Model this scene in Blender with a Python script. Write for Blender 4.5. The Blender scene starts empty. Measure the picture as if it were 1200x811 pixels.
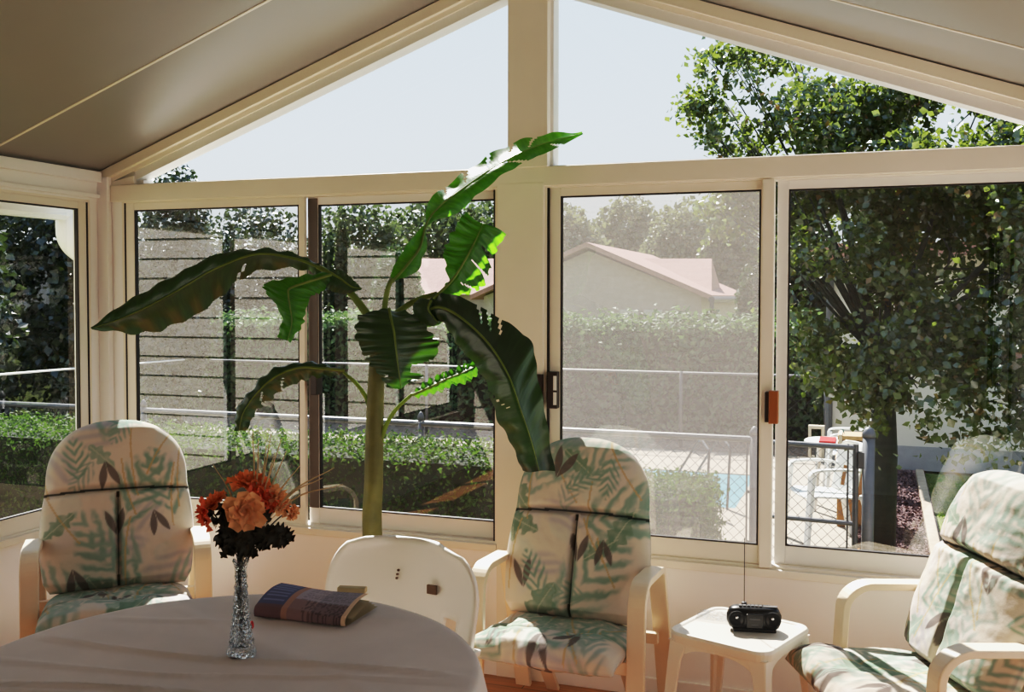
import bpy, math, random
import numpy as np
from mathutils import Vector, Matrix, noise
random.seed(7); rng = np.random.default_rng(11)
S = bpy.context.scene
COL = S.collection
PI = math.pi

# ------------------------------------------------------------------ camera
YAW, PITCH, ROLL = .3394, .0336, .0015
CAMP = np.array([1.2556, -3.779, 1.55]); FPX = 1167.35; SHY = -19.33
_cy, _sy = math.cos(YAW), math.sin(YAW)
cf = np.array([-_sy*math.cos(PITCH), _cy*math.cos(PITCH), -math.sin(PITCH)])
cr = np.array([_cy, _sy, 0.0]); cu = np.cross(cr, cf)
_c, _s = math.cos(ROLL), math.sin(ROLL)
cr, cu = cr*_c+cu*_s, -cr*_s+cu*_c
cam = bpy.data.cameras.new('camera'); cam.sensor_width = 36; cam.sensor_fit = 'HORIZONTAL'
cam.lens = FPX/1200*36; cam.shift_y = SHY/1200; cam.clip_start = .05; cam.clip_end = 400
camo = bpy.data.objects.new('camera', cam); COL.objects.link(camo)
camo.matrix_world = Matrix(((cr[0], cu[0], -cf[0], CAMP[0]), (cr[1], cu[1], -cf[1], CAMP[1]), (cr[2], cu[2], -cf[2], CAMP[2]), (0, 0, 0, 1)))
S.camera = camo
def ray(px, py): return cf+(px-600)/FPX*cr-(py-405.5-SHY)/FPX*cu
def at(px, py, d): return Vector(CAMP+ray(px, py)*d)
def onz(px, py, z): r = ray(px, py); return Vector(CAMP+r*(z-CAMP[2])/r[2])
def ony(px, py, y): r = ray(px, py); return Vector(CAMP+r*(y-CAMP[1])/r[1])

# ------------------------------------------------------------------ materials
def newmat(name):
    m = bpy.data.materials.new(name); m.use_nodes = True
    nt = m.node_tree; nt.nodes.clear()
    return m, nt, nt.nodes.new('ShaderNodeOutputMaterial')
def L(nt, a, b): nt.links.new(a, b)
def math_(nt, op, a, b=None):
    n = nt.nodes.new('ShaderNodeMath'); n.operation = op
    for i, v in enumerate((a, b)):
        if v is None: continue
        if isinstance(v, (int, float)): n.inputs[i].default_value = v
        else: L(nt, v, n.inputs[i])
    return n.outputs[0]
def noise_(nt, scale, detail=4, vec=None, rough=.55):
    n = nt.nodes.new('ShaderNodeTexNoise'); n.inputs['Scale'].default_value = scale
    n.inputs['Detail'].default_value = detail; n.inputs['Roughness'].default_value = rough
    if vec is None:
        tc = nt.nodes.new('ShaderNodeTexCoord'); vec = tc.outputs['Object']
    L(nt, vec, n.inputs['Vector']); return n.outputs['Fac']
def ramp_(nt, fac, stops):
    r = nt.nodes.new('ShaderNodeValToRGB'); e = r.color_ramp.elements
    e[0].position, e[0].color = stops[0][0], (*stops[0][1], 1)
    e[1].position, e[1].color = stops[-1][0], (*stops[-1][1], 1)
    for p, c in stops[1:-1]:
        k = e.new(p); k.color = (*c, 1)
    L(nt, fac, r.inputs[0]); return r.outputs[0]
def mat(name, col, rough=.5, metal=0, var=.0, vscale=8, bump=0, bscale=40, spec=.5, trans=0, coat=0, attr=None, transcol=None):
    m, nt, out = newmat(name)
    b = nt.nodes.new('ShaderNodeBsdfPrincipled')
    b.inputs['Roughness'].default_value = rough; b.inputs['Metallic'].default_value = metal
    b.inputs['Specular IOR Level'].default_value = spec; b.inputs['Coat Weight'].default_value = coat
    b.inputs['Base Color'].default_value = (*col, 1)
    csock = None
    if attr:
        a = nt.nodes.new('ShaderNodeAttribute'); a.attribute_name = attr; csock = a.outputs['Color']
    elif var:
        lo = tuple(max(0, c*(1-var)) for c in col); hi = tuple(min(1, c*(1+var)) for c in col)
        csock = ramp_(nt, noise_(nt, vscale), [(.3, lo), (.7, hi)])
    if csock: L(nt, csock, b.inputs['Base Color'])
    if bump:
        bn = nt.nodes.new('ShaderNodeBump'); bn.inputs['Strength'].default_value = bump; bn.inputs['Distance'].default_value = .01
        L(nt, noise_(nt, bscale), bn.inputs['Height']); L(nt, bn.outputs[0], b.inputs['Normal'])
    sh = b.outputs[0]
    if trans:
        t = nt.nodes.new('ShaderNodeBsdfTranslucent')
        if transcol: t.inputs['Color'].default_value = (*transcol, 1)
        elif csock: L(nt, csock, t.inputs['Color'])
        else: t.inputs['Color'].default_value = (*col, 1)
        mx = nt.nodes.new('ShaderNodeMixShader'); mx.inputs[0].default_value = trans
        L(nt, b.outputs[0], mx.inputs[1]); L(nt, t.outputs[0], mx.inputs[2]); sh = mx.outputs[0]
    L(nt, sh, out.inputs[0]); return m

M = {}
M['paint'] = mat('cream paint', (.83, .76, .67), .45, var=.03, vscale=3)
M['wallpaint'] = mat('knee wall paint', (.89, .86, .85), .5, var=.03, vscale=2)
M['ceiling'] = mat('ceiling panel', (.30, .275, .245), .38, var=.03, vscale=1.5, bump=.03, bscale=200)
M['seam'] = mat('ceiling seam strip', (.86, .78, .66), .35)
M['alu'] = mat('white aluminium', (.80, .78, .75), .35, metal=.0)
M['gasket'] = mat('black gasket', (.018, .012, .01), .6)
M['stileshade'] = mat('painted stile shade', (.13, .105, .085), .45)  # dark tone standing in for shade on the recessed sash stile
M['latchdark'] = mat('dark brown latch', (.03, .013, .008), .4)
M['latchbrown'] = mat('orange brown latch', (.33, .11, .03), .4)
M['birch'] = mat('pale bentwood', (.80, .66, .50), .42, var=.05, vscale=6)
M['plastic'] = mat('white resin', (.83, .78, .70), .35, spec=.5)
M['whiteplastic'] = mat('white garden plastic', (.85, .84, .80), .35)
M['black'] = mat('black plastic', (.010, .010, .011), .32)
M['blackgrill'] = mat('speaker grille', (.02, .02, .021), .7, bump=.6, bscale=600)
M['chrome'] = mat('chrome', (.7, .7, .7), .2, metal=1)
M['steel'] = mat('galvanised steel', (.11, .11, .115), .5, metal=.3, var=.1, vscale=20)
M['steeldark'] = mat('weathered steel', (.07, .07, .075), .5, metal=.3, var=.15, vscale=20)
M['bark'] = mat('dark bark', (.025, .032, .024), .9, var=.4, vscale=14, bump=.8, bscale=30)
M['barkbrown'] = mat('brown bark', (.09, .07, .05), .9, var=.4, vscale=14, bump=.8, bscale=30)
M['concrete'] = mat('pool deck concrete', (.37, .31, .24), .85, var=.08, vscale=3, bump=.2, bscale=80)
M['patio'] = mat('pale bounce slab', (.80, .73, .66), .85, var=.06, vscale=2)  # kept pale so the added slab throws sunlight indoors
M['foundation'] = mat('foundation', (.30, .30, .31), .9, var=.08)
M['mulch'] = None
M['timber'] = mat('landscape timber', (.40, .31, .22), .8, var=.15, vscale=10)
M['shed'] = mat('cream shed panel', (.60, .56, .49), .6, var=.04, vscale=3)
M['brickgrey'] = mat('house wall', (.40, .34, .31), .9, var=.1, vscale=6)
M['roofred'] = mat('roof shingles', (.36, .20, .17), .9, var=.12, vscale=9, bump=.4, bscale=30)
M['pinewin'] = mat('far window', (.55, .52, .48), .3)
M['wicker'] = mat('brown wicker', (.33, .17, .07), .7, var=.25, vscale=60, bump=.6, bscale=120)
M['tanbox'] = mat('tan slats', (.52, .33, .17), .7, var=.15, vscale=20)
M['cream'] = mat('beige box', (.6, .52, .4), .6)
M['pot'] = mat('terracotta', (.40, .17, .09), .8, var=.1)
M['soil'] = mat('soil', (.035, .025, .018), 1, bump=1, bscale=60)
M['petal'] = mat('orange fabric petal', (.86, .34, .15), .8, trans=.35, transcol=(.9, .28, .08))
M['petalpale'] = mat('peach fabric petal', (.86, .50, .27), .8, trans=.35, transcol=(.9, .45, .18))
M['petalred'] = mat('coral fabric petal', (.78, .20, .10), .8, trans=.35, transcol=(.85, .15, .05))
M['darkleaf'] = mat('dark fabric leaf', (.028, .022, .012), .7)
M['stemdark'] = mat('wire stem', (.02, .022, .014), .6)
M['straw'] = mat('dried straw', (.66, .50, .30), .8, trans=.2)
M['red'] = mat('red plastic', (.55, .02, .02), .4)
M['goldpaper'] = mat('yellowish cardboard', (.50, .40, .24), .7)
M['stickerbrown'] = mat('brown label', (.16, .09, .05), .7)
M['chalk'] = mat('white wrap', (.9, .88, .85), .2)

def leafmat(name, stops, trans=.4, tcol=(.25, .5, .05), rough=.45, spec=.5):
    m, nt, out = newmat(name)
    a = nt.nodes.new('ShaderNodeAttribute'); a.attribute_name = 'rnd'
    c = ramp_(nt, a.outputs['Fac'], stops)
    b = nt.nodes.new('ShaderNodeBsdfPrincipled'); b.inputs['Roughness'].default_value = rough; b.inputs['Specular IOR Level'].default_value = spec
    L(nt, c, b.inputs['Base Color'])
    t = nt.nodes.new('ShaderNodeBsdfTranslucent'); t.inputs[0].default_value = (*tcol, 1)
    mx = nt.nodes.new('ShaderNodeMixShader'); mx.inputs[0].default_value = trans
    L(nt, b.outputs[0], mx.inputs[1]); L(nt, t.outputs[0], mx.inputs[2]); L(nt, mx.outputs[0], out.inputs[0]); return m
M['maple'] = leafmat('maple leaf', [(0, (.016, .028, .008)), (.6, (.035, .055, .016)), (.93, (.075, .10, .03)), (1, (.22, .09, .03))], .32, (.23, .31, .05), .22, 1.0)
M['treeleaf'] = leafmat('tree leaf', [(0, (.03, .045, .024)), (.6, (.06, .082, .045)), (1, (.12, .14, .075))], .28, (.14, .19, .07), .5, .5)
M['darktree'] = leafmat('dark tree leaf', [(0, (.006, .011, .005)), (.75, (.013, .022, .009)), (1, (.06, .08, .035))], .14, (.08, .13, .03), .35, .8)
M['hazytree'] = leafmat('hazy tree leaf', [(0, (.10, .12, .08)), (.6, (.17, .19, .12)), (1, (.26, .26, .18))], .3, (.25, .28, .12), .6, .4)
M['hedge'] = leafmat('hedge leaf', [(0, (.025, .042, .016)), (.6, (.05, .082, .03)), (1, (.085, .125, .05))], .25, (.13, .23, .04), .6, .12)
M['cedar'] = leafmat('arborvitae spray', [(0, (.05, .085, .035)), (.6, (.09, .14, .06)), (1, (.14, .19, .10))], .25, (.18, .3, .1), .6, .3)
M['conifer'] = leafmat('conifer', [(0, (.02, .04, .015)), (.6, (.04, .075, .03)), (1, (.07, .11, .045))], .2, (.1, .18, .05), .6, .3)
M['grassblade'] = leafmat('grass blade', [(0, (.06, .11, .02)), (1, (.16, .22, .05))], .35, (.25, .4, .06), .6, .3)
M['hedgecore'] = mat('hedge core', (.022, .026, .016), 1)

def mk_glass(name, base, tint):
    m, nt, out = newmat(name)
    lw = nt.nodes.new('ShaderNodeLayerWeight'); lw.inputs[0].default_value = .5
    p = math_(nt, 'POWER', lw.outputs['Facing'], 4.0)
    f = math_(nt, 'ADD', math_(nt, 'MULTIPLY', p, .9), base)
    t = nt.nodes.new('ShaderNodeBsdfTransparent'); t.inputs[0].default_value = (*tint, 1)
    g = nt.nodes.new('ShaderNodeBsdfGlossy'); g.inputs['Roughness'].default_value = 0
    mx = nt.nodes.new('ShaderNodeMixShader'); L(nt, f, mx.inputs[0]); L(nt, t.outputs[0], mx.inputs[1]); L(nt, g.outputs[0], mx.inputs[2])
    L(nt, mx.outputs[0], out.inputs[0]); return m
M['glass'] = mk_glass('window glass', .15, (.95, .96, .95))
M['clearglass'] = mk_glass('clear gable glass', .03, (.96, .97, .97))
def mk_screen():
    m, nt, out = newmat('insect screen')
    tc = nt.nodes.new('ShaderNodeTexCoord')
    mp = nt.nodes.new('ShaderNodeMapping'); mp.inputs['Scale'].default_value = (6, 1, 160); L(nt, tc.outputs['Object'], mp.inputs[0])
    n = noise_(nt, 1.0, 3, mp.outputs[0])
    f = math_(nt, 'ADD', math_(nt, 'MULTIPLY', n, .16), .17)
    t = nt.nodes.new('ShaderNodeBsdfTransparent'); t.inputs[0].default_value = (1, .97, .94, 1)
    d = nt.nodes.new('ShaderNodeBsdfDiffuse'); d.inputs[0].default_value = (.48, .43, .41, 1)
    tl = nt.nodes.new('ShaderNodeBsdfTranslucent'); tl.inputs[0].default_value = (.62, .54, .50, 1)
    m1 = nt.nodes.new('ShaderNodeMixShader'); m1.inputs[0].default_value = .6; L(nt, d.outputs[0], m1.inputs[1]); L(nt, tl.outputs[0], m1.inputs[2])
    mx = nt.nodes.new('ShaderNodeMixShader'); L(nt, f, mx.inputs[0]); L(nt, t.outputs[0], mx.inputs[1]); L(nt, m1.outputs[0], mx.inputs[2])
    L(nt, mx.outputs[0], out.inputs[0]); return m
M['screen'] = mk_screen()
def mk_crystal():
    m, nt, out = newmat('cut glass')
    b = nt.nodes.new('ShaderNodeBsdfPrincipled'); b.inputs['Transmission Weight'].default_value = 1; b.inputs['Roughness'].default_value = .03
    b.inputs['IOR'].default_value = 1.5; b.inputs['Base Color'].default_value = (.97, .98, 1, 1)
    tc = nt.nodes.new('ShaderNodeTexCoord')
    v = nt.nodes.new('ShaderNodeTexVoronoi'); v.inputs['Scale'].default_value = 160; L(nt, tc.outputs['Object'], v.inputs['Vector'])
    bn = nt.nodes.new('ShaderNodeBump'); bn.inputs['Strength'].default_value = .7; bn.inputs['Distance'].default_value = .004
    L(nt, v.outputs['Distance'], bn.inputs['Height']); L(nt, bn.outputs[0], b.inputs['Normal'])
    L(nt, b.outputs[0], out.inputs[0]); return m
M['crystal'] = mk_crystal()
def mk_water():
    m, nt, out = newmat('pool water')
    b = nt.nodes.new('ShaderNodeBsdfPrincipled'); b.inputs['Base Color'].default_value = (.20, .42, .50, 1); b.inputs['Roughness'].default_value = .08
    bn = nt.nodes.new('ShaderNodeBump'); bn.inputs['Strength'].default_value = .15; bn.inputs['Distance'].default_value = .02
    L(nt, noise_(nt, 6), bn.inputs['Height']); L(nt, bn.outputs[0], b.inputs['Normal']); L(nt, b.outputs[0], out.inputs[0]); return m
M['water'] = mk_water()
def mk_floor():
    m, nt, out = newmat('orange brown laminate floor')
    tc = nt.nodes.new('ShaderNodeTexCoord')
    br = nt.nodes.new('ShaderNodeTexBrick'); br.inputs['Scale'].default_value = 1; br.offset = .37
    br.inputs['Brick Width'].default_value = 1.1; br.inputs['Row Height'].default_value = .1; br.inputs['Mortar Size'].default_value = .002
    br.inputs['Color1'].default_value = (.52, .24, .10, 1); br.inputs['Color2'].default_value = (.44, .19, .075, 1); br.inputs['Mortar'].default_value = (.06, .03, .01, 1)
    L(nt, tc.outputs['Object'], br.inputs['Vector'])
    mp = nt.nodes.new('ShaderNodeMapping'); mp.inputs['Scale'].default_value = (2, 40, 1); L(nt, tc.outputs['Object'], mp.inputs[0])
    g = ramp_(nt, noise_(nt, 2, 6, mp.outputs[0]), [(.3, (.7, .7, .7)), (.7, (1.1, 1.1, 1.1))])
    mx = nt.nodes.new('ShaderNodeMix'); mx.data_type = 'RGBA'; mx.blend_type = 'MULTIPLY'; mx.inputs[0].default_value = 1
    L(nt, br.outputs[0], mx.inputs[6]); L(nt, g, mx.inputs[7])
    b = nt.nodes.new('ShaderNodeBsdfPrincipled'); b.inputs['Roughness'].default_value = .35; L(nt, mx.outputs[2], b.inputs['Base Color'])
    L(nt, b.outputs[0], out.inputs[0]); return m
M['floor'] = mk_floor()
def mk_ground(name, stops, scale, bump=.6, bscale=40):
    m, nt, out = newmat(name)
    b = nt.nodes.new('ShaderNodeBsdfPrincipled'); b.inputs['Roughness'].default_value = 1
    L(nt, ramp_(nt, noise_(nt, scale, 8, rough=.7), stops), b.inputs['Base Color'])
    bn = nt.nodes.new('ShaderNodeBump'); bn.inputs['Strength'].default_value = bump; bn.inputs['Distance'].default_value = .03
    L(nt, noise_(nt, bscale, 4), bn.inputs['Height']); L(nt, bn.outputs[0], b.inputs['Normal']); L(nt, b.outputs[0], out.inputs[0]); return m
M['lawn'] = mk_ground('lawn', [(.3, (.10, .13, .03)), (.55, (.17, .20, .05)), (.75, (.30, .26, .12))], 9)
M['mulch'] = mk_ground('purple brown mulch', [(.38, (.035, .02, .025)), (.5, (.15, .09, .095)), (.62, (.40, .27, .25))], 28, 1, 60)
M['leaflitter'] = mk_ground('leaf litter', [(.35, (.16, .10, .07)), (.5, (.30, .22, .16)), (.65, (.5, .40, .32))], 12, 1, 40)
M['asphalt'] = mat('dark pool cover', (.20, .22, .26), .8, var=.1)
def mk_siding():
    m, nt, out = newmat('taupe hardboard siding')
    b = nt.nodes.new('ShaderNodeBsdfPrincipled'); b.inputs['Roughness'].default_value = .7
    tc = nt.nodes.new('ShaderNodeTexCoord')
    mp = nt.nodes.new('ShaderNodeMapping'); mp.inputs['Scale'].default_value = (1, 1, 12); L(nt, tc.outputs['Object'], mp.inputs[0])
    L(nt, ramp_(nt, noise_(nt, 3, 4, mp.outputs[0]), [(.3, (.60, .52, .46)), (.7, (.74, .65, .58))]), b.inputs['Base Color'])
    L(nt, b.outputs[0], out.inputs[0]); return m
M['siding'] = mk_siding()
def mk_cloth():
    m, nt, out = newmat('beige tablecloth')
    b = nt.nodes.new('ShaderNodeBsdfPrincipled'); b.inputs['Roughness'].default_value = .9; b.inputs['Sheen Weight'].default_value = .2
    L(nt, ramp_(nt, noise_(nt, 5, 5), [(.3, (.59, .52, .495)), (.7, (.66, .585, .56))]), b.inputs['Base Color'])
    tc = nt.nodes.new('ShaderNodeTexCoord')
    w = nt.nodes.new('ShaderNodeTexWave'); w.inputs['Scale'].default_value = 260; L(nt, tc.outputs['Object'], w.inputs['Vector'])
    bn = nt.nodes.new('ShaderNodeBump'); bn.inputs['Strength'].default_value = .15; bn.inputs['Distance'].default_value = .001
    L(nt, w.outputs[0], bn.inputs['Height']); L(nt, bn.outputs[0], b.inputs['Normal']); L(nt, b.outputs[0], out.inputs[0]); return m
M['cloth'] = mk_cloth()
def mk_banana(name, trans):
    m, nt, out = newmat(name)
    uv = nt.nodes.new('ShaderNodeUVMap'); uv.uv_map = 'UVMap'
    mp = nt.nodes.new('ShaderNodeMapping'); mp.inputs['Scale'].default_value = (60, 3, 1); L(nt, uv.outputs[0], mp.inputs[0])
    n = noise_(nt, 1, 3, mp.outputs[0])
    b = nt.nodes.new('ShaderNodeBsdfPrincipled'); b.inputs['Roughness'].default_value = .32; b.inputs['Specular IOR Level'].default_value = .75
    L(nt, ramp_(nt, n, [(.3, (.012, .034, .012)), (.7, (.026, .060, .018))]), b.inputs['Base Color'])
    t = nt.nodes.new('ShaderNodeBsdfTranslucent'); L(nt, ramp_(nt, n, [(.3, (.10, .40, .01)), (.7, (.20, .60, .02))]), t.inputs[0])
    bn = nt.nodes.new('ShaderNodeBump'); bn.inputs['Strength'].default_value = .35; bn.inputs['Distance'].default_value = .004
    L(nt, n, bn.inputs['Height']); L(nt, bn.outputs[0], b.inputs['Normal'])
    mx = nt.nodes.new('ShaderNodeMixShader'); mx.inputs[0].default_value = trans
    L(nt, b.outputs[0], mx.inputs[1]); L(nt, t.outputs[0], mx.inputs[2]); L(nt, mx.outputs[0], out.inputs[0]); return m
M['banana'] = mk_banana('thick banana leaf blade', .07); M['bananamid'] = mk_banana('medium translucent banana leaf blade', .2); M['bananafold'] = mk_banana('old folded banana leaf blade', .012); M['bananathin'] = mk_banana('young thin banana leaf blade', .5)  # blade materials differ only in translucency
M['petiole'] = mat('banana leaf stalk', (.22, .30, .06), .4, trans=.25, transcol=(.4, .5, .08), var=.15, vscale=20)
M['trunk'] = mat('banana stem', (.17, .165, .045), .5, var=.35, vscale=9, bump=.3, bscale=25)
M['fabric'] = mat('palm print cotton', (1, 1, 1), .85, spec=.2, attr='col', trans=.10, bump=.12, bscale=60)
def mk_news():
    m, nt, out = newmat('newsprint')
    b = nt.nodes.new('ShaderNodeBsdfPrincipled'); b.inputs['Roughness'].default_value = .9
    a = nt.nodes.new('ShaderNodeAttribute'); a.attribute_name = 'col'
    L(nt, a.outputs[0], b.inputs['Base Color']); L(nt, b.outputs[0], out.inputs[0]); return m
M['news'] = mk_news()

# ------------------------------------------------------------------ mesh tools
def link(name, me, m=None, parent=None, smooth=False):
    if m is not None: me.materials.append(m)
    if smooth: me.polygons.foreach_set('use_smooth', [True]*len(me.polygons))
    o = bpy.data.objects.new(name, me); COL.objects.link(o)
    if parent is not None: o.parent = parent
    return o
class MB:
    def __init__(s): s.v = []; s.f = []
    def add(s, vs, fs):
        k = len(s.v); s.v += [tuple(v) for v in vs]; s.f += [tuple(i+k for i in f) for f in fs]; return s
    def box(s, x0, x1, y0, y1, z0, z1, T=None):
        vs = [Vector((x, y, z)) for z in (z0, z1) for y in (y0, y1) for x in (x0, x1)]
        if T: vs = [T @ v for v in vs]
        return s.add(vs, [(0, 2, 3, 1), (4, 5, 7, 6), (0, 1, 5, 4), (2, 6, 7, 3), (0, 4, 6, 2), (1, 3, 7, 5)])
    def prism(s, pts, y0, y1):      # polygon in xz extruded along y
        n = len(pts); vs = [(x, y0, z) for x, z in pts]+[(x, y1, z) for x, z in pts]
        fs = [tuple(range(n)), tuple(range(2*n-1, n-1, -1))]+[(i, i+n, (i+1) % n+n, (i+1) % n) for i in range(n)]
        return s.add(vs, fs)
    def tube(s, path, r, n=8, cap=True):
        P = [Vector(p) for p in path]; R = r if isinstance(r, (list, tuple)) else [r]*len(P)
        up = None; vs = []
        for i, p in enumerate(P):
            t = (P[min(i+1, len(P)-1)]-P[max(i-1, 0)]).normalized()
            if up is None:
                up = Vector((0, 0, 1)) if abs(t.z) < .9 else Vector((1, 0, 0))
            u = (up-t*up.dot(t)).normalized(); up = u; w = t.cross(u)
            for k in range(n):
                a = 2*PI*k/n; vs.append(p+(u*math.cos(a)+w*math.sin(a))*R[i])
        fs = [(i*n+k, i*n+(k+1) % n, (i+1)*n+(k+1) % n, (i+1)*n+k) for i in range(len(P)-1) for k in range(n)]
        if cap: fs += [tuple(range(n-1, -1, -1)), tuple(range((len(P)-1)*n, len(P)*n))]
        return s.add(vs, fs)
    def sweep(s, path, side, w, t):   # flat ribbon of width w (along side) and thickness t
        P = [Vector(p) for p in path]; sd = Vector(side).normalized(); vs = []
        W = w if isinstance(w, (list, tuple)) else [w]*len(P)
        for i, p in enumerate(P):
            tn = (P[min(i+1, len(P)-1)]-P[max(i-1, 0)]).normalized(); nn = tn.cross(sd).normalized()
            for a, b in ((-1, -1), (1, -1), (1, 1), (-1, 1)): vs.append(p+sd*a*W[i]/2+nn*b*t/2)
        fs = [(i*4+k, i*4+(k+1) % 4, (i+1)*4+(k+1) % 4, (i+1)*4+k) for i in range(len(P)-1) for k in range(4)]
        fs += [(3, 2, 1, 0), tuple((len(P)-1)*4+k for k in range(4))]
        return s.add(vs, fs)
    def lathe(s, prof, c=(0, 0, 0), n=24, cap=True):
        vs = []; c = Vector(c)
        for r, z in prof:
            for k in range(n): vs.append(c+Vector((r*math.cos(2*PI*k/n), r*math.sin(2*PI*k/n), z)))
        fs = [(i*n+k, i*n+(k+1) % n, (i+1)*n+(k+1) % n, (i+1)*n+k) for i in range(len(prof)-1) for k in range(n)]
        if cap: fs += [tuple(range(n-1, -1, -1)), tuple(range((len(prof)-1)*n, len(prof)*n))]
        return s.add(vs, fs)
    def grid(s, fn, nu, nv, close=False):
        k = len(s.v)
        for j in range(nv+1):
            for i in range(nu+1): s.v.append(tuple(fn(i/nu, j/nv)))
        w = nu+1
        s.f += [(k+j*w+i, k+j*w+i+1, k+(j+1)*w+i+1, k+(j+1)*w+i) for j in range(nv) for i in range(nu)]
        return s
    def build(s, name, m, parent=None, smooth=False, bevel=0):
        me = bpy.data.meshes.new(name); me.from_pydata(s.v, [], s.f); me.update()
        o = link(name, me, M[m] if isinstance(m, str) else m, parent, smooth)
        if bevel:
            b = o.modifiers.new('bevel', 'BEVEL'); b.width = bevel; b.segments = 2; b.limit_method = 'ANGLE'
        return o
def tag(o, label, cat, group=None, kind=None):
    if label: o['label'] = label
    if cat: o['category'] = cat
    if group: o['group'] = group
    if kind: o['kind'] = kind
    return o
def thing(name, label, cat, loc=(0, 0, 0), rz=0, group=None):
    o = bpy.data.objects.new(name, None); o.empty_display_size = .1; COL.objects.link(o)
    o.location = loc; o.rotation_euler = (0, 0, rz); return tag(o, label, cat, group)
def struct(o, label=None, cat=None):
    o['kind'] = 'structure'
    if label: o['label'] = label
    if cat: o['category'] = cat
    return o
def fillet(pts, r, n=8):
    P = [Vector(p) for p in pts]; out = [P[0]]
    R = r if isinstance(r, (list, tuple)) else [r]*(len(P)-2)
    for i in range(1, len(P)-1):
        a = (P[i-1]-P[i]).normalized(); b = (P[i+1]-P[i]).normalized(); ang = a.angle(b)
        d = R[i-1]/math.tan(ang/2); p0 = P[i]+a*d; p1 = P[i]+b*d
        c = P[i]+(a+b).normalized()*(R[i-1]/math.sin(ang/2))
        v0 = p0-c; v1 = p1-c; th = v0.angle(v1)
        for k in range(n+1):
            t = k/n; out.append(c+(v0*math.sin((1-t)*th)+v1*math.sin(t*th))/math.sin(th))
    out.append(P[-1]); return out
def spline(pts, n):
    P = [np.array(p, float) for p in pts]; out = []
    P = [2*P[0]-P[1]]+P+[2*P[-1]-P[-2]]
    m = len(P)-3
    for k in range(n+1):
        t = k/n*m; i = min(int(t), m-1); t -= i; a, b, c, d = P[i:i+4]
        out.append(.5*((2*b)+(-a+c)*t+(2*a-5*b+4*c-d)*t*t+(-a+3*b-3*c+d)*t**3))
    return out
def wob(p, s, seed=0.): return noise.noise(Vector((p[0]*s+seed, p[1]*s, p[2]*s)))

def leafcloud(name, P, N, size, m, parent, ar=.75, droop=.25, jit=.9):
    """one mesh of many small folded leaves, P centres, N outward directions"""
    n = len(P); P = np.asarray(P); N = np.asarray(N)
    d = N+rng.normal(0, jit, (n, 3)); d /= np.linalg.norm(d, axis=1)[:, None]+1e-9
    a = rng.normal(0, 1, (n, 3)); a[:, 2] -= .5; a -= d*(a*d).sum(1)[:, None]; a /= np.linalg.norm(a, axis=1)[:, None]+1e-9
    b = np.cross(d, a); sz = size*rng.uniform(.6, 1.25, n)[:, None]
    V = np.empty((n, 4, 3))
    V[:, 0] = P-a*sz*.5; V[:, 1] = P+b*sz*.5*ar+d*sz*droop*.5; V[:, 2] = P+a*sz*.5; V[:, 3] = P-b*sz*.5*ar+d*sz*droop*.5
    me = bpy.data.meshes.new(name); me.vertices.add(n*4); me.vertices.foreach_set('co', V.ravel())
    tri = np.array([0, 1, 2, 0, 2, 3]); idx = (np.arange(n)[:, None]*4+tri).ravel()
    me.loops.add(n*6); me.loops.foreach_set('vertex_index', idx.astype(np.int32))
    me.polygons.add(n*2); me.polygons.foreach_set('loop_start', np.arange(0, n*6, 3, dtype=np.int32))
    me.update(calc_edges=True)
    at_ = me.attributes.new('rnd', 'FLOAT', 'POINT'); at_.data.foreach_set('value', np.repeat(rng.random(n), 4).astype(np.float32))
    return link(name, me, M[m], parent)
def ball(n, c, r, hollow=.3):
    d = rng.normal(0, 1, (n, 3)); d /= np.linalg.norm(d, axis=1)[:, None]
    t = (hollow+(1-hollow)*rng.random(n))**.6
    return np.array(c)+d*t[:, None]*np.array(r), d
def merge(*pd): return np.concatenate([p for p, d in pd]), np.concatenate([d for p, d in pd])

# ================================================================== SETTING
W = 2.12; YB = -4.4; GK = .3617
zc = lambda x: 2.895-GK*abs(x)          # ceiling under-side
zg = lambda x: 2.784-GK*abs(x)          # gable glass top
G = -.6                                  # garden level
struct(MB().box(-W-.1, W+.1, YB, .1, -.12, 0).build('floor', 'floor'))
o = MB()
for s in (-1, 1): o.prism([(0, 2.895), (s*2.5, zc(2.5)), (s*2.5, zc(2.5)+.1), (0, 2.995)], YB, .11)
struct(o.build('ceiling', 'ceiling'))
# seams between roof panels
k = 0
for yl, yr in ((-.655, -.48), (-1.87, -1.70), (-3.09, -2.92)):
    for s, yy in ((-1, yl), (1, yr)):
        k += 1
        struct(MB().prism([(0, 2.892), (s*W, zc(W)-.003), (s*W, zc(W)+.004), (0, 2.899)], yy-.007, yy+.007).build('trim_%d' % k, 'seam'))
# ridge beam
struct(MB().prism([(-.07, 2.87), (.07, 2.87), (.07, 2.93), (-.07, 2.93)], YB, -.12).build('trim_7', 'paint'))
# front wall: knee wall, corner posts, rake frame, centre post, header
o = MB().box(-W, W, 0, .1, 0, .51)
o.box(-W, -2.004, -.0, .1, .51, 2.06).box(2.004, W, 0, .1, .51, 2.06)
struct(o.build('wall_front', 'wallpaint'))
o = MB()
for s in (-1, 1):
    o.prism([(s*.0, zg(0)+.04), (s*W, zg(W)+.04), (s*W, zc(W)), (0, zc(0))], 0, .1)
    o.prism([(s*1.935, 2.06), (s*W, 2.06), (s*W, zg(W)+.05), (s*1.935, zg(1.935)+.02)], .001, .099)
struct(o.build('trim_8', 'paint'))            # rake frame under the roof
o = MB()
for s in (-1, 1):
    o.prism([(0, zc(0)-.005), (s*W, zc(W)-.005), (s*W, zc(W)-.05), (0, zc(0)-.05)], -.022, .0)
struct(o.build('trim_9', 'seam'))
struct(MB().box(-W, W, -.012, .1, 1.985, 2.062).build('trim_10', 'paint', bevel=.003))   # header
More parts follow.
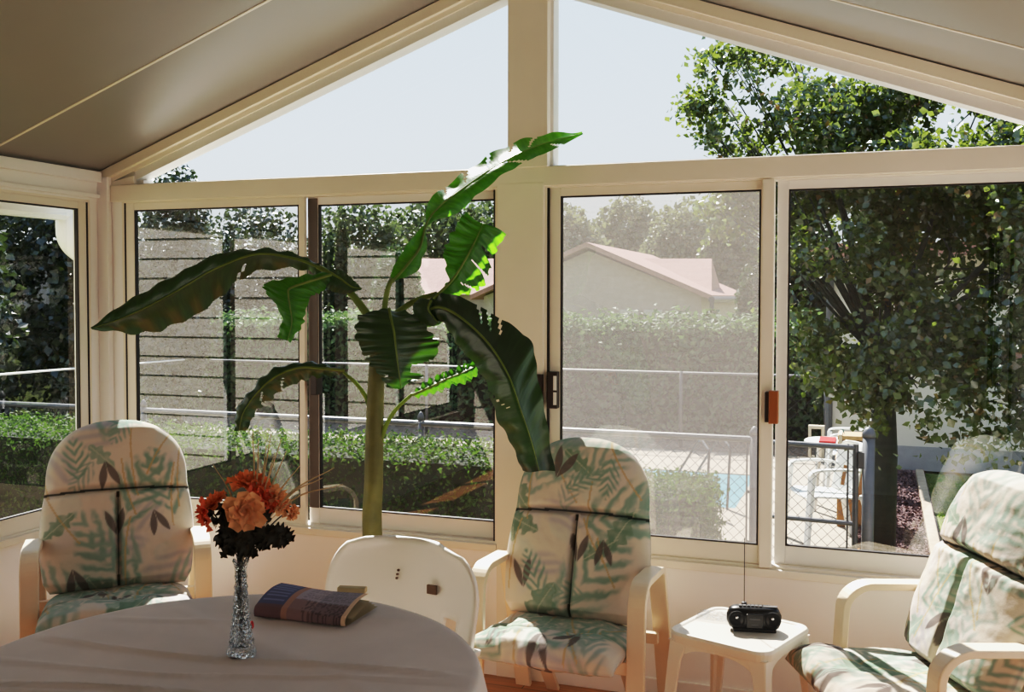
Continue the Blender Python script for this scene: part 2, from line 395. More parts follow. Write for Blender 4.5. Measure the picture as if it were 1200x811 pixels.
struct(MB().box(-.092, .075, -.02, .1, 2.06, 2.87).box(-.14, .058, -.014, .1, .0, 2.0).build('trim_11', 'paint', bevel=.003))  # centre post
struct(MB().box(-2.12, -2.06, -.03, .0, 0, 2.1).box(2.06, 2.12, -.03, 0, 0, 2.1).build('trim_12', 'wallpaint', bevel=.004))
struct(MB().box(-W, W, -.012, 0, 0, .075).build('baseboard_front', 'wallpaint', bevel=.004))

def sash(mb, x0, x1, z0, z1, y0, y1, l, r, b, t):
    mb.box(x0, x0+l, y0, y1, z0, z1).box(x1-r, x1, y0, y1, z0, z1)
    mb.box(x0+l, x1-r, y0, y1, z0, z0+b).box(x0+l, x1-r, y0, y1, z1-t, z1)
def pane(name, x0, x1, z0, z1, y, m, parent):
    return MB().add([(x0, y, z0), (x1, y, z0), (x1, y, z1), (x0, y, z1)], [(0, 1, 2, 3)]).build(name, m, parent)
def slider(name, T, panes, ends, z0=.51, z1=1.99):
    """sliding window unit in local x along the wall; panes = (x0,x1,ydepth,colour of stiles)"""
    r = bpy.data.objects.new(name, None); COL.objects.link(r); r.matrix_world = T; struct(r)
    x0, x1 = ends
    fr = MB(); sash(fr, x0, x1, z0, z1, .0, .075, .012, .012, .04, .012)
    fr.box(x0, x1, -.018, .012, z0, z0+.03)
    fr.build('window_frame', 'paint', r, bevel=.002)
    gk = MB()
    for xa in (x0+.012, x1-.019): gk.box(xa, xa+.007, .002, .07, z0+.04, z1-.012)
    gk.build('frame_gasket', 'gasket', r)
    for (a, b, yd, l, rr, screened) in panes:
        sb = MB(); sash(sb, a, b, z0+.04, z1-.012, yd, yd+.022, l, rr, .07, .033); so = sb.build('sash', 'alu' if yd > .02 else 'paint', r, bevel=.002)
        gb = MB(); sash(gb, a+l, b-rr, z0+.11, z1-.045, yd+.002, yd+.02, .006, .006, .005, .006); gb.build('glazing_gasket', 'gasket', so)
        pane('pane', a+l, b-rr, z0+.11, z1-.045, yd+.011, 'glass', so)
        if screened: pane('insect_screen', a+l-.02, b-rr+.02, z0+.06, z1-.02, .066, 'screen', r)
    return r
I4 = Matrix.Identity(4)
w1 = slider('window_1', I4, [(-1.985, -1.036, .004, .047, .028, 0), (-1.036, -.148, .036, .05, .01, 0)], (-2.004, -.14))
w2 = slider('window_2', I4, [(.075, .905, .012, .045, .012, 2), (.95, 1.97, .036, .04, .05, 0)], (.056, 2.004))
MB().box(.9, .943, -.014, .035, .545, 1.98).build('meeting_post', 'paint', w2, bevel=.002)
# screens: left one is finer/greyer, handled by the same material
lt = MB().box(.03, .06, -.04, -.014, 1.105, 1.24); lt.build('latch', 'latchdark', w2, bevel=.003)
la = MB().box(.075, .118, -.022, .012, 1.105, 1.25).build('latch_plate', 'latchdark', w2, bevel=.003)
MB().box(.103, .116, -.025, -.02, 1.12, 1.17).box(.103, .116, -.025, -.02, 1.178, 1.235).build('latch_slot', 'alu', la)
lb = MB().box(.932, .966, -.05, -.012, 1.085, 1.205).build('latch_handle', 'latchbrown', w2, bevel=.003)
MB().box(.918, .934, -.045, -.012, 1.09, 1.2).build('latch_side', 'latchdark', lb, bevel=.002)
# a thin latch on the left slider
MB().box(-1.034, -.988, .031, .037, .62, 1.972).build('stile_shade', 'stileshade', w1)  # dark strip laid over the stile to paint its shade
MB().box(-1.0, -.97, -.012, .036, 1.12, 1.24).build('latch', 'latchdark', w1, bevel=.003)

# gable panes
for nm, s, xa, xb in (('window_3', -1, .092, 1.935), ('window_4', 1, .075, 1.935)):
    r = bpy.data.objects.new(nm, None); COL.objects.link(r); struct(r)
    t = .028
    P = [(s*xa, 2.06), (s*xb, 2.06), (s*xb, zg(xb)), (s*xa, zg(xa))]
    fr = MB()
    fr.prism([(s*xa, zg(xa)+.05), (s*xb, zg(xb)+.05), (s*xb, zg(xb)), (s*xa, zg(xa))], .012, .09)
    fr.box(min(s*xa, s*xb), max(s*xa, s*xb), .02, .09, 2.06, 2.068)
    fr.box(*(sorted((s*xa, s*(xa+.012)))), .02, .09, 2.06, zg(xa)-.02).box(*(sorted((s*(xb-.04), s*xb))), .02, .09, 2.06, zg(xb))
    fr.build('window_frame', 'alu', r)
    MB().add([(x, .05, z) for x, z in P], [(0, 1, 2, 3)]).build('pane', 'clearglass', r)

# side walls with sliding windows; y runs along the wall
def side(s, nm, wn):
    o = MB().box(*sorted((s*W, s*(W+.1))), YB, 0, 0, .50)
    o.box(*sorted((s*W, s*(W+.1))), YB, 0, 1.99, zc(W)+.02)
    for ya, yb in ((-.075, 0), (-2.2, -2.1), (YB, -4.25)): o.box(*sorted((s*W, s*(W+.1))), ya, yb, .5, 1.99)
    struct(o.build('wall_'+nm, 'wallpaint'))
    o = MB().box(*sorted((s*(W-.02), s*W)), YB, -.03, 2.0, 2.02).box(*sorted((s*(W-.03), s*W)), YB, -.03, 2.075, zc(W)-.005)
    struct(o.build('trim_%d' % (13 if s < 0 else 14), 'wallpaint', bevel=.003))
    struct(MB().box(*sorted((s*(W-.012), s*W)), YB, -.03, 0, .075).build('baseboard_'+nm, 'wallpaint', bevel=.004))
    for i, (ya, yb) in enumerate(((-2.1, -.075), (-4.25, -2.2))):
        # local x -> world y, local y -> world outwards
        T = Matrix(((0, s, 0, s*W), (1, 0, 0, 0), (0, 0, 1, 0), (0, 0, 0, 1)))
        mid = ya+1.1
        slider('window_%d' % (wn+i), T, [(ya+.012, mid+.02, .036, .04, .04, 0), (mid-.02, yb-.02, .004, .045, .048, 0)], (ya, yb), .5, 1.99)
side(-1, 'left', 5); side(1, 'right', 7)

# house wall behind, lap siding, running far out to the left
o = MB(); lap = .194; z = G; nrow = 0
prof = []
while z < 3.4:
    prof += [(YB+.012, z), (YB-.004, z+lap-.008), (YB-.02, z+lap-.008), (YB-.02, z+lap)]; z += lap
for (ya, za), (yb, zb) in zip(prof, prof[1:]): o.add([(-16, ya, za), (6, ya, za), (6, yb, zb), (-16, yb, zb)], [(0, 1, 2, 3)])
o.box(-16, 6, YB-.25, YB-.03, G, 3.6)
struct(o.build('wall_back', 'siding'))

# outside left eave: gutter and downspout elbow
t = thing('rain_gutter', 'white rain gutter with rounded downspout outside the left wall window', 'gutter', (-2.57, 0, 1.93))
g = MB(); pr = [(-.05, .1), (-.05, .02), (-.03, 0), (.03, 0), (.05, .02), (.05, .1), (.044, .1), (.044, .024), (.028, .006), (-.028, .006), (-.044, .024), (-.044, .1)]
g.prism(pr, -4.3, .38); g.build('trough', 'whiteplastic', t)
e = fillet([(0, .28, .03), (0, .28, -.1), (.2, .40, -.30), (.2, .40, -2.5)], [.1, .1], 8)
MB().tube(e, .07, 14).build('downspout', 'whiteplastic', t, smooth=True)

# ================================================================== GARDEN
def flat(name, pts, z, m): return MB().add([(x, y, z) for x, y in pts], [tuple(range(len(pts)))]).build(name, m)
struct(flat('ground', [(-60, -6), (60, -6), (60, 90), (-60, 90)], G-.03, 'lawn'))
deck = MB()
px0, px1, py0, py1 = -5.6, .05, 6.45, 8.45
for a, b, c, d in ((-9, 1.22, 2.2, py0), (-9, px0, py0, py1), (px1, 1.22, py0, py1), (-9, 1.0, py1, 10.1)):
    deck.box(a, b, c, d, G-.025, G)
struct(deck.build('pool_deck', 'concrete'))
o = flat('pool_water', [(px0, py0), (px1, py0), (px1, py1), (px0, py1)], G-.012, 'water')
tag(o, 'blue swimming pool water beyond the chain-link fence', 'pool water', kind='stuff')
struct(flat('mulch_bed', [(1.2, .6), (1.85, .6), (1.98, 9.4), (1.2, 9.4)], G+.012, 'mulch'))
struct(flat('planting_strip', [(-14, 10.1), (1.2, 10.1), (1.2, 11.2), (-14, 11.2)], G+.004, 'leaflitter'))
struct(MB().box(W+.1, 9, YB, 1.2, G-.025, G+.01).box(-W-.1, W+.1, .1, .8, G-.025, G+.01).build('bounce_slab', 'patio'))  # pale slab added outside the windows to bounce sunlight into the room
# loose bark chips on the bed
cp, cd = [], []
n = 5200; pp = np.c_[rng.uniform(1.2, 1.84, n), rng.uniform(2.5, 9.2, n), np.full(n, G+.03)]
o = leafcloud('bark_chip', pp, np.tile([0, 0, 1.], (n, 1)), .055, 'mulch', None, ar=.5, droop=.1, jit=.5)
tag(o, 'purple brown bark chips between the tree trunk and the timber edging', 'mulch', kind='stuff')
n = 9000; pp = np.c_[rng.uniform(1.98, 5, n), rng.uniform(3.5, 9.2, n), np.full(n, G+.0)]
o = leafcloud('grass', pp, np.tile([1, 0, 0.], (n, 1)), .07, 'grassblade', None, ar=.12, droop=.1, jit=1.)
tag(o, 'short green lawn grass right of the timber edging', 'grass', kind='stuff')
T = Matrix.Translation((1.87, 6.7, G)) @ Matrix.Rotation(-.018, 4, 'Z')
o = MB().box(-.045, .045, -2.9, 2.4, -.02, .075, T).build('edging_timber', 'timber', bevel=.008)
tag(o, 'pale landscape timber edging between bark mulch and lawn', 'edging')

# pool handrail
o = MB()
for dx in (0, .28):
    o.tube(fillet([(-.02-dx*.6, 6.35-dx, G-.03), (.0-dx*.6, 6.4-dx, .02), (-.12-dx*.6, 6.6-dx, .12), (-.55-dx*.6, 7.1-dx, -.55)], [.06, .1], 6), .013, 8)
o.build('pool_handrail', 'steeldark'); tag(bpy.data.objects['pool_handrail'], 'curved steel pool handrail at the near corner of the pool', 'handrail')

# chain-link fence
def link_mesh(x0, x1, z0, z1, y, r=.0016, d=.062):
    mb = MB(); span = z1-z0; a = d*1.15
    for sgn in (1, -1):
        c = x0-span
        while c < x1+span:
            # line x = c + sgn*(z-z0) (or reversed)
            p, q = ((c, z0), (c+span, z1)) if sgn > 0 else ((c+span, z0), (c, z1))
            (xa, za), (xb, zb) = sorted((p, q))
            if xb > x0 and xa < x1:
                t0 = max(0, (x0-xa)/(xb-xa)); t1 = min(1, (x1-xa)/(xb-xa))
                if t1-t0 > .01:
                    A = (xa+(xb-xa)*t0, y+sgn*.002, za+(zb-za)*t0); B = (xa+(xb-xa)*t1, y+sgn*.002, za+(zb-za)*t1)
                    mb.tube([A, B], r, 4, False)
            c += a
    return mb
FY = 2.65; FZ = .645
xp1 = ony(884, 520, FY).x; xg0 = ony(893, 520, FY).x+.02; xg1 = ony(1003, 520, FY).x; xp2 = ony(1014, 520, FY).x
f = thing('chain_link_fence', 'long chain-link fence with bright top rail outside the left windows', 'fence', (-3, FY, G))
def loc(mb, o): mb.v = [(x-o.location.x, y-o.location.y, z-o.location.z) for x, y, z in mb.v]; return mb
loc(MB().tube([(-9, FY, FZ), (xp1, FY, FZ)], .021, 8), f).build('top_rail', 'steel', f)
loc(link_mesh(-9, xp1-.05, G+.05, FZ, FY), f).build('wire_mesh', 'steel', f)
loc(MB().tube([(xp1-.045, FY, G+.05), (xp1-.045, FY, FZ)], .006, 6).box(xp1-.05, xp1, FY-.004, FY+.004, -.02, .0).box(xp1-.05, xp1, FY-.004, FY+.004, .3, .32), f).build('tension_bar', 'steeldark', f)
for x in (-8.9, -6.5, -4.1, -1.7, xp1):
    r = .028 if x == xp1 else .022
    p = loc(MB().tube([(x, FY, G-.02), (x, FY, FZ+.03)], r, 10), f).build('post', 'steeldark' if x == xp1 else 'steel', f, smooth=True)
    loc(MB().lathe([(r*1.15, 0), (r*1.1, .02), (r*.6, .045), (.002, .055)], (x, FY, FZ+.03), 12), f).build('post_cap', 'steel', p, smooth=True)
g = thing('chain_link_gate', 'narrow chain-link gate with middle rail before the concrete patio', 'gate', ((xg0+xg1)/2, FY, G))
def gl(mb): return loc(mb, g)
gl(MB().tube([(xg0, FY, FZ-.012), (xg1, FY, FZ-.02)], .017, 8)).build('gate_rail', 'steel', g)
gl(MB().tube([(xg0, FY, G+.06), (xg1, FY, G+.06)], .017, 8)).build('gate_rail', 'steel', g)
gl(MB().tube([(xg0, FY, .165), (xg1, FY, .155)], .015, 8)).build('middle_rail', 'steel', g)
gl(MB().tube([(xg0, FY, G+.06), (xg0, FY, FZ)], .017, 8)).build('gate_stile', 'steel', g)
gl(MB().tube([(xg1, FY, G+.06), (xg1, FY, FZ)], .018, 8)).build('gate_stile', 'steeldark', g)
gl(MB().tube([(xg1-.045, FY, G+.06), (xg1-.045, FY, FZ)], .006, 6)).build('tension_bar', 'steeldark', g)
gl(link_mesh(xg0, xg1, G+.06, FZ-.02, FY)).build('wire_mesh', 'steel', g)
gl(MB().box(xg1+.01, xg1+.05, FY-.03, FY+.03, .5, .6)).build('latch', 'black', g, bevel=.005)
gl(MB().box(xg1-.02, xg1+.03, FY-.025, FY+.025, -.03, .0)).build('hinge', 'latchbrown', g, bevel=.004)
p = thing('gate_post', 'grey steel gate post with rounded cap beside the dark tree trunk', 'post', (xp2+.02, FY, G))
MB().tube([(0, 0, 0), (0, 0, FZ-G+.05)], .036, 14).build('post', 'steel', p, smooth=True)
MB().lathe([(.042, 0), (.04, .02), (.026, .05), (.002, .062)], (0, 0, FZ-G+.05), 14).build('post_cap', 'steel', p, smooth=True)

# far fence by the tall hedge
FY2 = 10.3; zr = ony(800, 437, FY2).z
f2 = thing('chain_link_fence', 'distant thin chain-link fence in front of the tall evergreen hedge', 'fence', (-4, FY2, G))
loc(MB().tube([(-14, FY2, zr), (.93, FY2, zr)], .02, 6), f2).build('top_rail', 'steel', f2)
loc(link_mesh(-3.5, .93, G+.05, zr, FY2, .0016, .12), f2).build('wire_mesh', 'steel', f2)
for px in (968, 798, 500, 200):
    x = ony(px, 460, FY2).x
    loc(MB().tube([(x, FY2, G), (x, FY2, zr+.02)], .026, 8), f2).build('post', 'steel', f2, smooth=True)

# overhead cable at the left
a = at(0, 439, 8.6); b = at(219, 421.2, 15.6)
o = MB().tube([tuple(a+(a-b)*.6), tuple(a), tuple(b)], .011, 5).build('clothesline', 'whiteplastic')
tag(o, 'white clothesline strung across the dark trees at left', 'line')

# hedges
def hedge(name, label, x0, x1, y0, y1, z0, z1, n, size, m, group=None, jit=.8, up=0.):
    t = thing(name, label, 'hedge', ((x0+x1)/2, (y0+y1)/2, z0), group=group)
    hx, hy, h = (x1-x0)/2, (y1-y0)/2, z1-z0; i = size*.9
    mb = MB()
    def shell(u, v): return 0
    # lumpy core
    nx = max(4, int((x1-x0)/.15)); ny = 6; nz = 8
    mb.box(-hx+i, hx-i, -hy+i, hy-i, 0, h-i); mb.build('hedge_core', 'hedgecore', t)
    A = [2*hx*h, 2*hy*h, 2*hy*h, 4*hx*hy]
    tot = 2*hx*h*2+2*hy*h*2+4*hx*hy; P = []; N = []
    for area, fn, nn in ((2*hx*h, lambda a, b: (a*2*hx-hx, -hy, b*h), (0, -1, 0)), (2*hx*h, lambda a, b: (a*2*hx-hx, hy, b*h), (0, 1, 0)),
                         (2*hy*h, lambda a, b: (-hx, a*2*hy-hy, b*h), (-1, 0, 0)), (2*hy*h, lambda a, b: (hx, a*2*hy-hy, b*h), (1, 0, 0)),
                         (4*hx*hy, lambda a, b: (a*2*hx-hx, b*2*hy-hy, h), (0, 0, 1))):
        c = int(n*area/tot)
        for k in range(c):
            p = fn(random.random(), random.random()); d = random.gauss(-.25, .8)*size
            b = wob(p, 2.2, 3)*size*1.2
            P.append([p[q]+nn[q]*(d+b) for q in range(3)]); N.append([nn[0], nn[1], nn[2]+up])
    leafcloud('foliage', P, N, size, m, t, jit=jit, ar=.55)
    return t
hedge('boxwood_hedge', 'long low clipped hedge with sunlit top outside the left windows', -7, -.2, .95, 1.62, G, .70, 75000, .030, 'hedge')
hedge('boxwood_bush', 'square clipped bush ending before the pool, right of middle chair', .06, .56, .85, 1.42, G, .615, 17000, .028, 'hedge')
hedge('tall_hedge', 'tall dense evergreen hedge behind the far fence and pool', -14, .66, 11.2, 12.4, G, 1.12, 36000, .12, 'cedar', up=.6)

# trees
def tree(name, label, loc, m, clumps, size, trunk_h, tr, n, group=None, limbs=True, bark='barkbrown', ar=.75, gaps=None, minn=60, fuzz=0):
    t = thing(name, label, 'tree', loc, group=group)
    tot = sum(c[1][0]*c[1][1]*c[1][2] for c in clumps)
    pd = [ball(max(minn, int(n*(r[0]*r[1]*r[2])/tot)), c, r) for c, r in clumps]
    P, N = merge(*pd)
    if fuzz: P = P+rng.normal(0, fuzz, P.shape)*rng.random((len(P), 1))*1.6
    if gaps:
        keep = np.array([noise.noise(Vector(p)*1.5)+.5*noise.noise(Vector(p)*3.7) > gaps for p in P]); P, N = P[keep], N[keep]
    leafcloud('crown', P, N*.5+np.array([0, 0, .4]), size, m, t, ar=ar)
    mb = MB(); mb.tube([(0, 0, -.05), (tr*.3, 0, trunk_h*.5), (0, 0, trunk_h)], [tr*1.25, tr, tr*.85], 12)
    if limbs:
        for c, r in clumps:
            c = Vector(c); b = Vector((0, 0, trunk_h*.92)); mid = (b+c)/2+Vector((0, 0, .1))
            mb.tube([tuple(b), tuple(mid), tuple(c)], [tr*.34*min(1, .35+r[0]), tr*.2*min(1, .3+r[0]), tr*.04], 7)
            for _ in range(4):
                d = Vector((random.gauss(0, 1), random.gauss(0, 1), random.gauss(0, 1))).normalized()
                e = c+Vector((d.x*r[0], d.y*r[1], d.z*r[2]))*.6
                mb.tube([tuple(mid+(c-mid)*random.random()), tuple((c+e)/2), tuple(e)], [tr*.12*min(1, .3+r[0]), tr*.07*min(1, .3+r[0]), tr*.02], 5)
    mb.build('trunk', bark, t, smooth=True)
    return t
# big maple, right
tb = Vector((1.40, 4.85, G))
def cl(px, py, d, rx, ry, rz): return (tuple(at(px, py, d)-tb), (rx, ry, rz))
maple = tree('maple_tree', 'large leafy tree with dark trunk shading the right windows', tuple(tb), 'maple', [
    cl(838, 172, 9.3, .22, .3, .10), cl(868, 75, 9.3, .28, .3, .2), cl(835, 70, 9.3, .12, .2, .14), cl(850, 120, 9.3, .2, .3, .12), cl(815, 128, 9.3, .10, .2, .06), cl(860, 225, 9.2, .3, .4, .12), cl(930, 70, 9.2, .35, .4, .25),
    cl(1120, 300, 8.2, 1.05, 1.1, .95), cl(1230, 300, 7.6, .9, 1.0, 1.1), cl(1060, 190, 8.8, 1.0, 1.1, .85), cl(960, 150, 9.0, .75, .9, .65),
    cl(900, 110, 9.2, .48, .6, .45), cl(870, 160, 9.2, .30, .4, .22), cl(1150, 120, 8.6, 1.0, 1.1, .7), cl(1030, 380, 8.0, .62, .8, .75), cl(985, 300, 8.4, .55, .8, .8),
    cl(1110, 430, 7.6, .62, .7, .5), cl(1190, 430, 7.4, .6, .7, .5), cl(860, 240, 9.2, .38, .5, .32), cl(945, 280, 8.8, .45, .6, .7), cl(1300, 200, 7.5, 1.2, 1.3, 1.4),
    cl(965, 425, 8.4, .2, .4, .28), cl(1330, 420, 7.2, .8, .9, .6), cl(1045, 440, 7.4, .3, .4, .3), cl(1130, 465, 7.2, .55, .5, .34), cl(1215, 460, 7.0, .6, .5, .36), cl(1075, 455, 7.5, .5, .5, .36), cl(1020, 440, 7.8, .35, .4, .3), cl(925, 240, 9., .5, .6, .4), cl(830, 235, 9.3, .22, .3, .14)], .066, 1.75, .10, 170000, bark='bark', ar=.82, gaps=.10, minn=420, fuzz=.11)
# background trees
def rt(px, y, top, wid, m, label, name='tree', n=9000, size=.16, group=None, kind='round'):
    g0 = ony(px, 400, y); zt = ony(px, top, y).z; d = (Vector((g0.x, y, 0))-Vector(CAMP)).dot(Vector(cf)); wd = wid*d/FPX/2
    h = zt-G
    if kind == 'round':
        cl_ = [((0, 0, h*.62), (wd*.8, wd*.8, h*.38)), ((-wd*.45, .1, h*.48), (wd*.6, wd*.7, h*.3)), ((wd*.45, -.1, h*.5), (wd*.6, wd*.7, h*.32)), ((0, -.2, h*.3), (wd*.85, wd*.7, h*.3))]
    else:
        cl_ = [((0, 0, h*(.1+.8*k/6)), (wd*(1-.8*(k/6)**1.3), wd*(1-.8*(k/6)**1.3), h*.12)) for k in range(7)]
    return tree(name, label, (g0.x, y, G), m, cl_, size, h*.3, max(.08, wd*.07), n, group, limbs=False)
BG = 'trees beyond the tall hedge'
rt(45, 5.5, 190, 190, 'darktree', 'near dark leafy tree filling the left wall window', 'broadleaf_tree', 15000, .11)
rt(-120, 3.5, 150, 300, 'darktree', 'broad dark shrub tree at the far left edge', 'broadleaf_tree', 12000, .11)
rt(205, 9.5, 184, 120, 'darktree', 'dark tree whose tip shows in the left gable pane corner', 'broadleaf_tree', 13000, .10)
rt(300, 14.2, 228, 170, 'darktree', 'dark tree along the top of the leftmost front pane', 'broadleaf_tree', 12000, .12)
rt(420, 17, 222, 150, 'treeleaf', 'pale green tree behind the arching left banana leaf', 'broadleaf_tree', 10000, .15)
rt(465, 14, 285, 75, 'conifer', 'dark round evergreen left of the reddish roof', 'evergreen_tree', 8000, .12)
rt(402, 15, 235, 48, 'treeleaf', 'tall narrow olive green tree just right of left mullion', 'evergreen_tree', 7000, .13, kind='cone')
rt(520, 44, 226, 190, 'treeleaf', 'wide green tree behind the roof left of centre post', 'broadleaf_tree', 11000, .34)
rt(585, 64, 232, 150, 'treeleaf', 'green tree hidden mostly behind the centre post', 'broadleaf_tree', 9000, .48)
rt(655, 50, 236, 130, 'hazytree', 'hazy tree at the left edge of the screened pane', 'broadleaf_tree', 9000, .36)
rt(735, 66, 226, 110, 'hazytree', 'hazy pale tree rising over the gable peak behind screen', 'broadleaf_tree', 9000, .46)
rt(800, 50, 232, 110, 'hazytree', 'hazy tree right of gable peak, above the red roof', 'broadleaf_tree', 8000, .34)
rt(855, 40, 240, 80, 'treeleaf', 'tree above the right end of the red roof', 'broadleaf_tree', 8000, .28)
rt(873, 14.5, 312, 60, 'conifer', 'columnar dark evergreen right of the red roofed house', 'evergreen_tree', 8000, .10, kind='cone')
rt(833, 16, 360, 36, 'hedge', 'small yellow green bush beside the house corner', 'garden_bush', 3000, .11)
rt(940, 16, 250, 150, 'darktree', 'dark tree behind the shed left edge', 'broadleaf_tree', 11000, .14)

# neighbour's house
HY = 24
def hp(px, py, y=HY): return ony(px, py, y)
hs = thing('house', 'neighbouring grey-walled gabled house with reddish shingle roof seen through the screen', 'house', (hp(740, 400).x, HY, G))
pk = hp(690, 290); er = hp(836, 352); xl = 2*pk.x-er.x; wallr = hp(822, 352).x
o = MB(); ez = er.z
o.v = []; o.add([(2*pk.x-wallr, HY, G), (wallr, HY, G), (wallr, HY, ez+(er.x-wallr)*.38), (pk.x, HY, pk.z-.1), (2*pk.x-wallr, HY, ez+.1),
     (2*pk.x-wallr, HY+9, G), (wallr, HY+9, G), (wallr, HY+9, ez+.1), (pk.x, HY+9, pk.z-.1), (2*pk.x-wallr, HY+9, ez+.1)],
    [(0, 1, 2, 3, 4), (9, 8, 7, 6, 5), (1, 6, 7, 2), (0, 4, 9, 5)])
loc(o, hs).build('wall', 'brickgrey', hs)
o = MB()
for sx in (er.x, xl):
    o.add([(pk.x, HY-.3, pk.z), (sx, HY-.3, ez), (sx, HY+9, ez), (pk.x, HY+9, pk.z), (pk.x, HY-.3, pk.z+.14), (sx, HY-.3, ez+.14), (sx, HY+9, ez+.14), (pk.x, HY+9, pk.z+.14)],
          [(0, 1, 2, 3), (7, 6, 5, 4), (0, 4, 5, 1), (1, 5, 6, 2), (2, 6, 7, 3), (3, 7, 4, 0)])
loc(o, hs).build('roof', 'roofred', hs)
# cross wing with its ridge parallel to the window wall
RY = HY+4.2; r0 = ony(478, 303, RY); r1 = ony(834, 303, RY); e0 = ony(478, 345, RY-2.6)
o = MB().add([(r0.x, RY, r0.z), (r1.x, RY, r1.z), (ony(834, 345, RY-2.6).x, RY-2.6, e0.z), (r0.x, RY-2.6, e0.z), (r1.x, RY+2.6, e0.z), (r0.x, RY+2.6, e0.z)], [(3, 2, 1, 0), (0, 1, 4, 5), (1, 2, 4), (0, 5, 3), (2, 3, 5, 4)])
loc(o, hs).build('roof', 'roofred', hs)
loc(MB().box(r0.x+.3, r1.x-.9, RY-2.3, RY+2.3, G, e0.z), hs).build('wall', 'brickgrey', hs)
for px in (727, 755):
    a = hp(px, 363); b = hp(px+21, 385)
    w = loc(MB().box(a.x, b.x, HY-.06, HY+.02, G+.9, a.z), hs).build('window', 'pinewin', hs)
gx = er.x
loc(MB().tube([(gx, HY-.35, ez+.02), (gx, HY+9, ez+.02)], .09, 8), hs).build('gutter', 'steeldark', hs)
loc(MB().tube(fillet([(gx, HY-.3, ez), (gx, HY-.3, ez-.25), (wallr+.05, HY-.1, ez-.5), (wallr+.05, HY-.1, G)], .08, 4), .06, 8), hs).build('downspout', 'steeldark', hs)

# shed at the right
SY = 9.45; sx0 = ony(975, 500, SY).x
sd = thing('garden_shed', 'cream panelled shed behind the drooping tree branches', 'shed', (sx0+3, SY, G))
loc(MB().box(sx0, sx0+6.5, SY, SY+4, G+.3, 2.1), sd).build('wall', 'shed', sd)
loc(MB().box(sx0, sx0+6.5, SY-.01, SY+4, G, G+.3), sd).build('foundation', 'foundation', sd)
loc(MB().prism([(sx0-.3, 2.05), (sx0+6.8, 2.05), (sx0+6.8, 2.2), (sx0-.3, 2.2)], SY-.35, SY+4.3), sd).build('roof', 'roofred', sd)
seam = MB()
for px in (1098, 1147): 
    x = ony(px, 500, SY).x; seam.box(x-.012, x+.012, SY-.012, SY+.01, G+.3, 2.05)
loc(seam, sd).build('panel_seam', 'shed', sd)
x = ony(1147, 500, SY).x; lapb = MB(); z = G+.3
while z < 2: lapb.add([(x+.02, SY-.03, z), (sx0+6.5, SY-.03, z), (sx0+6.5, SY-.008, z+.2), (x+.02, SY-.008, z+.2), (x+.02, SY, z), (sx0+6.5, SY, z)], [(0, 1, 2, 3), (0, 4, 5, 1)]); z += .2
loc(lapb, sd).build('lap_siding', 'shed', sd)
loc(MB().tube([(sx0-.04, SY-.06, G), (sx0-.04, SY-.06, 2.0)], .045, 8), sd).build('downspout', 'steel', sd)
b = onz(960, 526, G)
ub = thing('utility_box', 'small beige utility frame box standing at the hedge foot near shed', 'utility box', (b.x, 9.9, G))
o = MB(); sash(o, -.10, .10, 0, .45, -.06, .06, .035, .035, .04, .04); o.build('frame', 'cream', ub); MB().box(-.02, .05, -.04, .04, .04, .3).build('meter', 'steel', ub)

# patio: white plastic chairs, wicker box, slatted crate
def monobloc(root, m='plastic', sc=1.0, slots=True, az=0.):
    """resin armchair; local front = -y"""
    def P(x, y, z): return (x*sc, y*sc, z*sc)
    mb = MB()
    def back(u, v):
        x = (u-.5)*2; z = .40+.41*v
        w = .225+.02*v
        if v > .62: q = (v-.62)/.38; w -= .12*(1-math.sqrt(max(0, 1-q*q)))
        return P(x*w, .20+.075*v-.075*x*x, z)
    n0 = len(mb.v)
    mb.grid(back, 28, 20)
    if slots:
        keep = []
        for f in mb.f:
            cx = sum(mb.v[i][0] for i in f)/4/sc; cz = sum(mb.v[i][2] for i in f)/4/sc
            if .44 < cz < .60 and any(abs(cx-s) < .026 for s in (-.14, .14)): continue
            keep.append(f)
        mb.f = keep
    o = mb.build('backrest', m, root, smooth=True); s = o.modifiers.new('solid', 'SOLIDIFY'); s.thickness = .012*sc; s.offset = 0
    mb = MB()
    def seat(u, v):
        x = (u-.5)*2; y = -.24+.46*v; w = .235-.03*v
        z = .415-.03*v+.015*x*x-.02*max(0, (.15-v)/.15)**2
        return P(x*w, y, z)
    mb.grid(seat, 16, 16); o = mb.build('seat', m, root, smooth=True); s = o.modifiers.new('solid', 'SOLIDIFY'); s.thickness = .014*sc
    for sx in (-1, 1):
        for (x0, y0, z0, x1, y1) in ((.225, -.22, .60-az, .25, -.27), (.185, .20, .42, .23, .29)):
            pth = [P(sx*x1, y1, 0), P(sx*(x0*.6+x1*.4), y0*.6+y1*.4, z0*.6), P(sx*x0, y0, z0)]
            MB().sweep(pth, (1, .35*sx*(1 if y0 < 0 else -1), 0), [.045*sc, .05*sc, .06*sc], .035*sc).build('leg', m, root, bevel=.006*sc)
        arm = spline([P(sx*.225, -.24, .58-az), P(sx*.245, -.2, .625-az), P(sx*.25, 0, .635-az), P(sx*.235, .14, .62-az), P(sx*.215, .17, .60-az)], 16)
        mb = MB(); vs = [tuple(a) for a in arm]; mb.sweep(vs, (1, 0, 0), .055*sc, .018*sc); mb.build('armrest', m, root, smooth=False, bevel=.004*sc)
ch = thing('plastic_chair', 'white plastic armchair on the sunny concrete patio behind the gate', 'chair', (.98, 5.28, G), -1.15)
monobloc(ch, 'whiteplastic', 1.08)
ch2 = thing('plastic_chair', 'second white plastic armchair partly behind the brown wicker box', 'chair', (1.16, 7.75, G), -1.5)
monobloc(ch2, 'whiteplastic', 1.05)
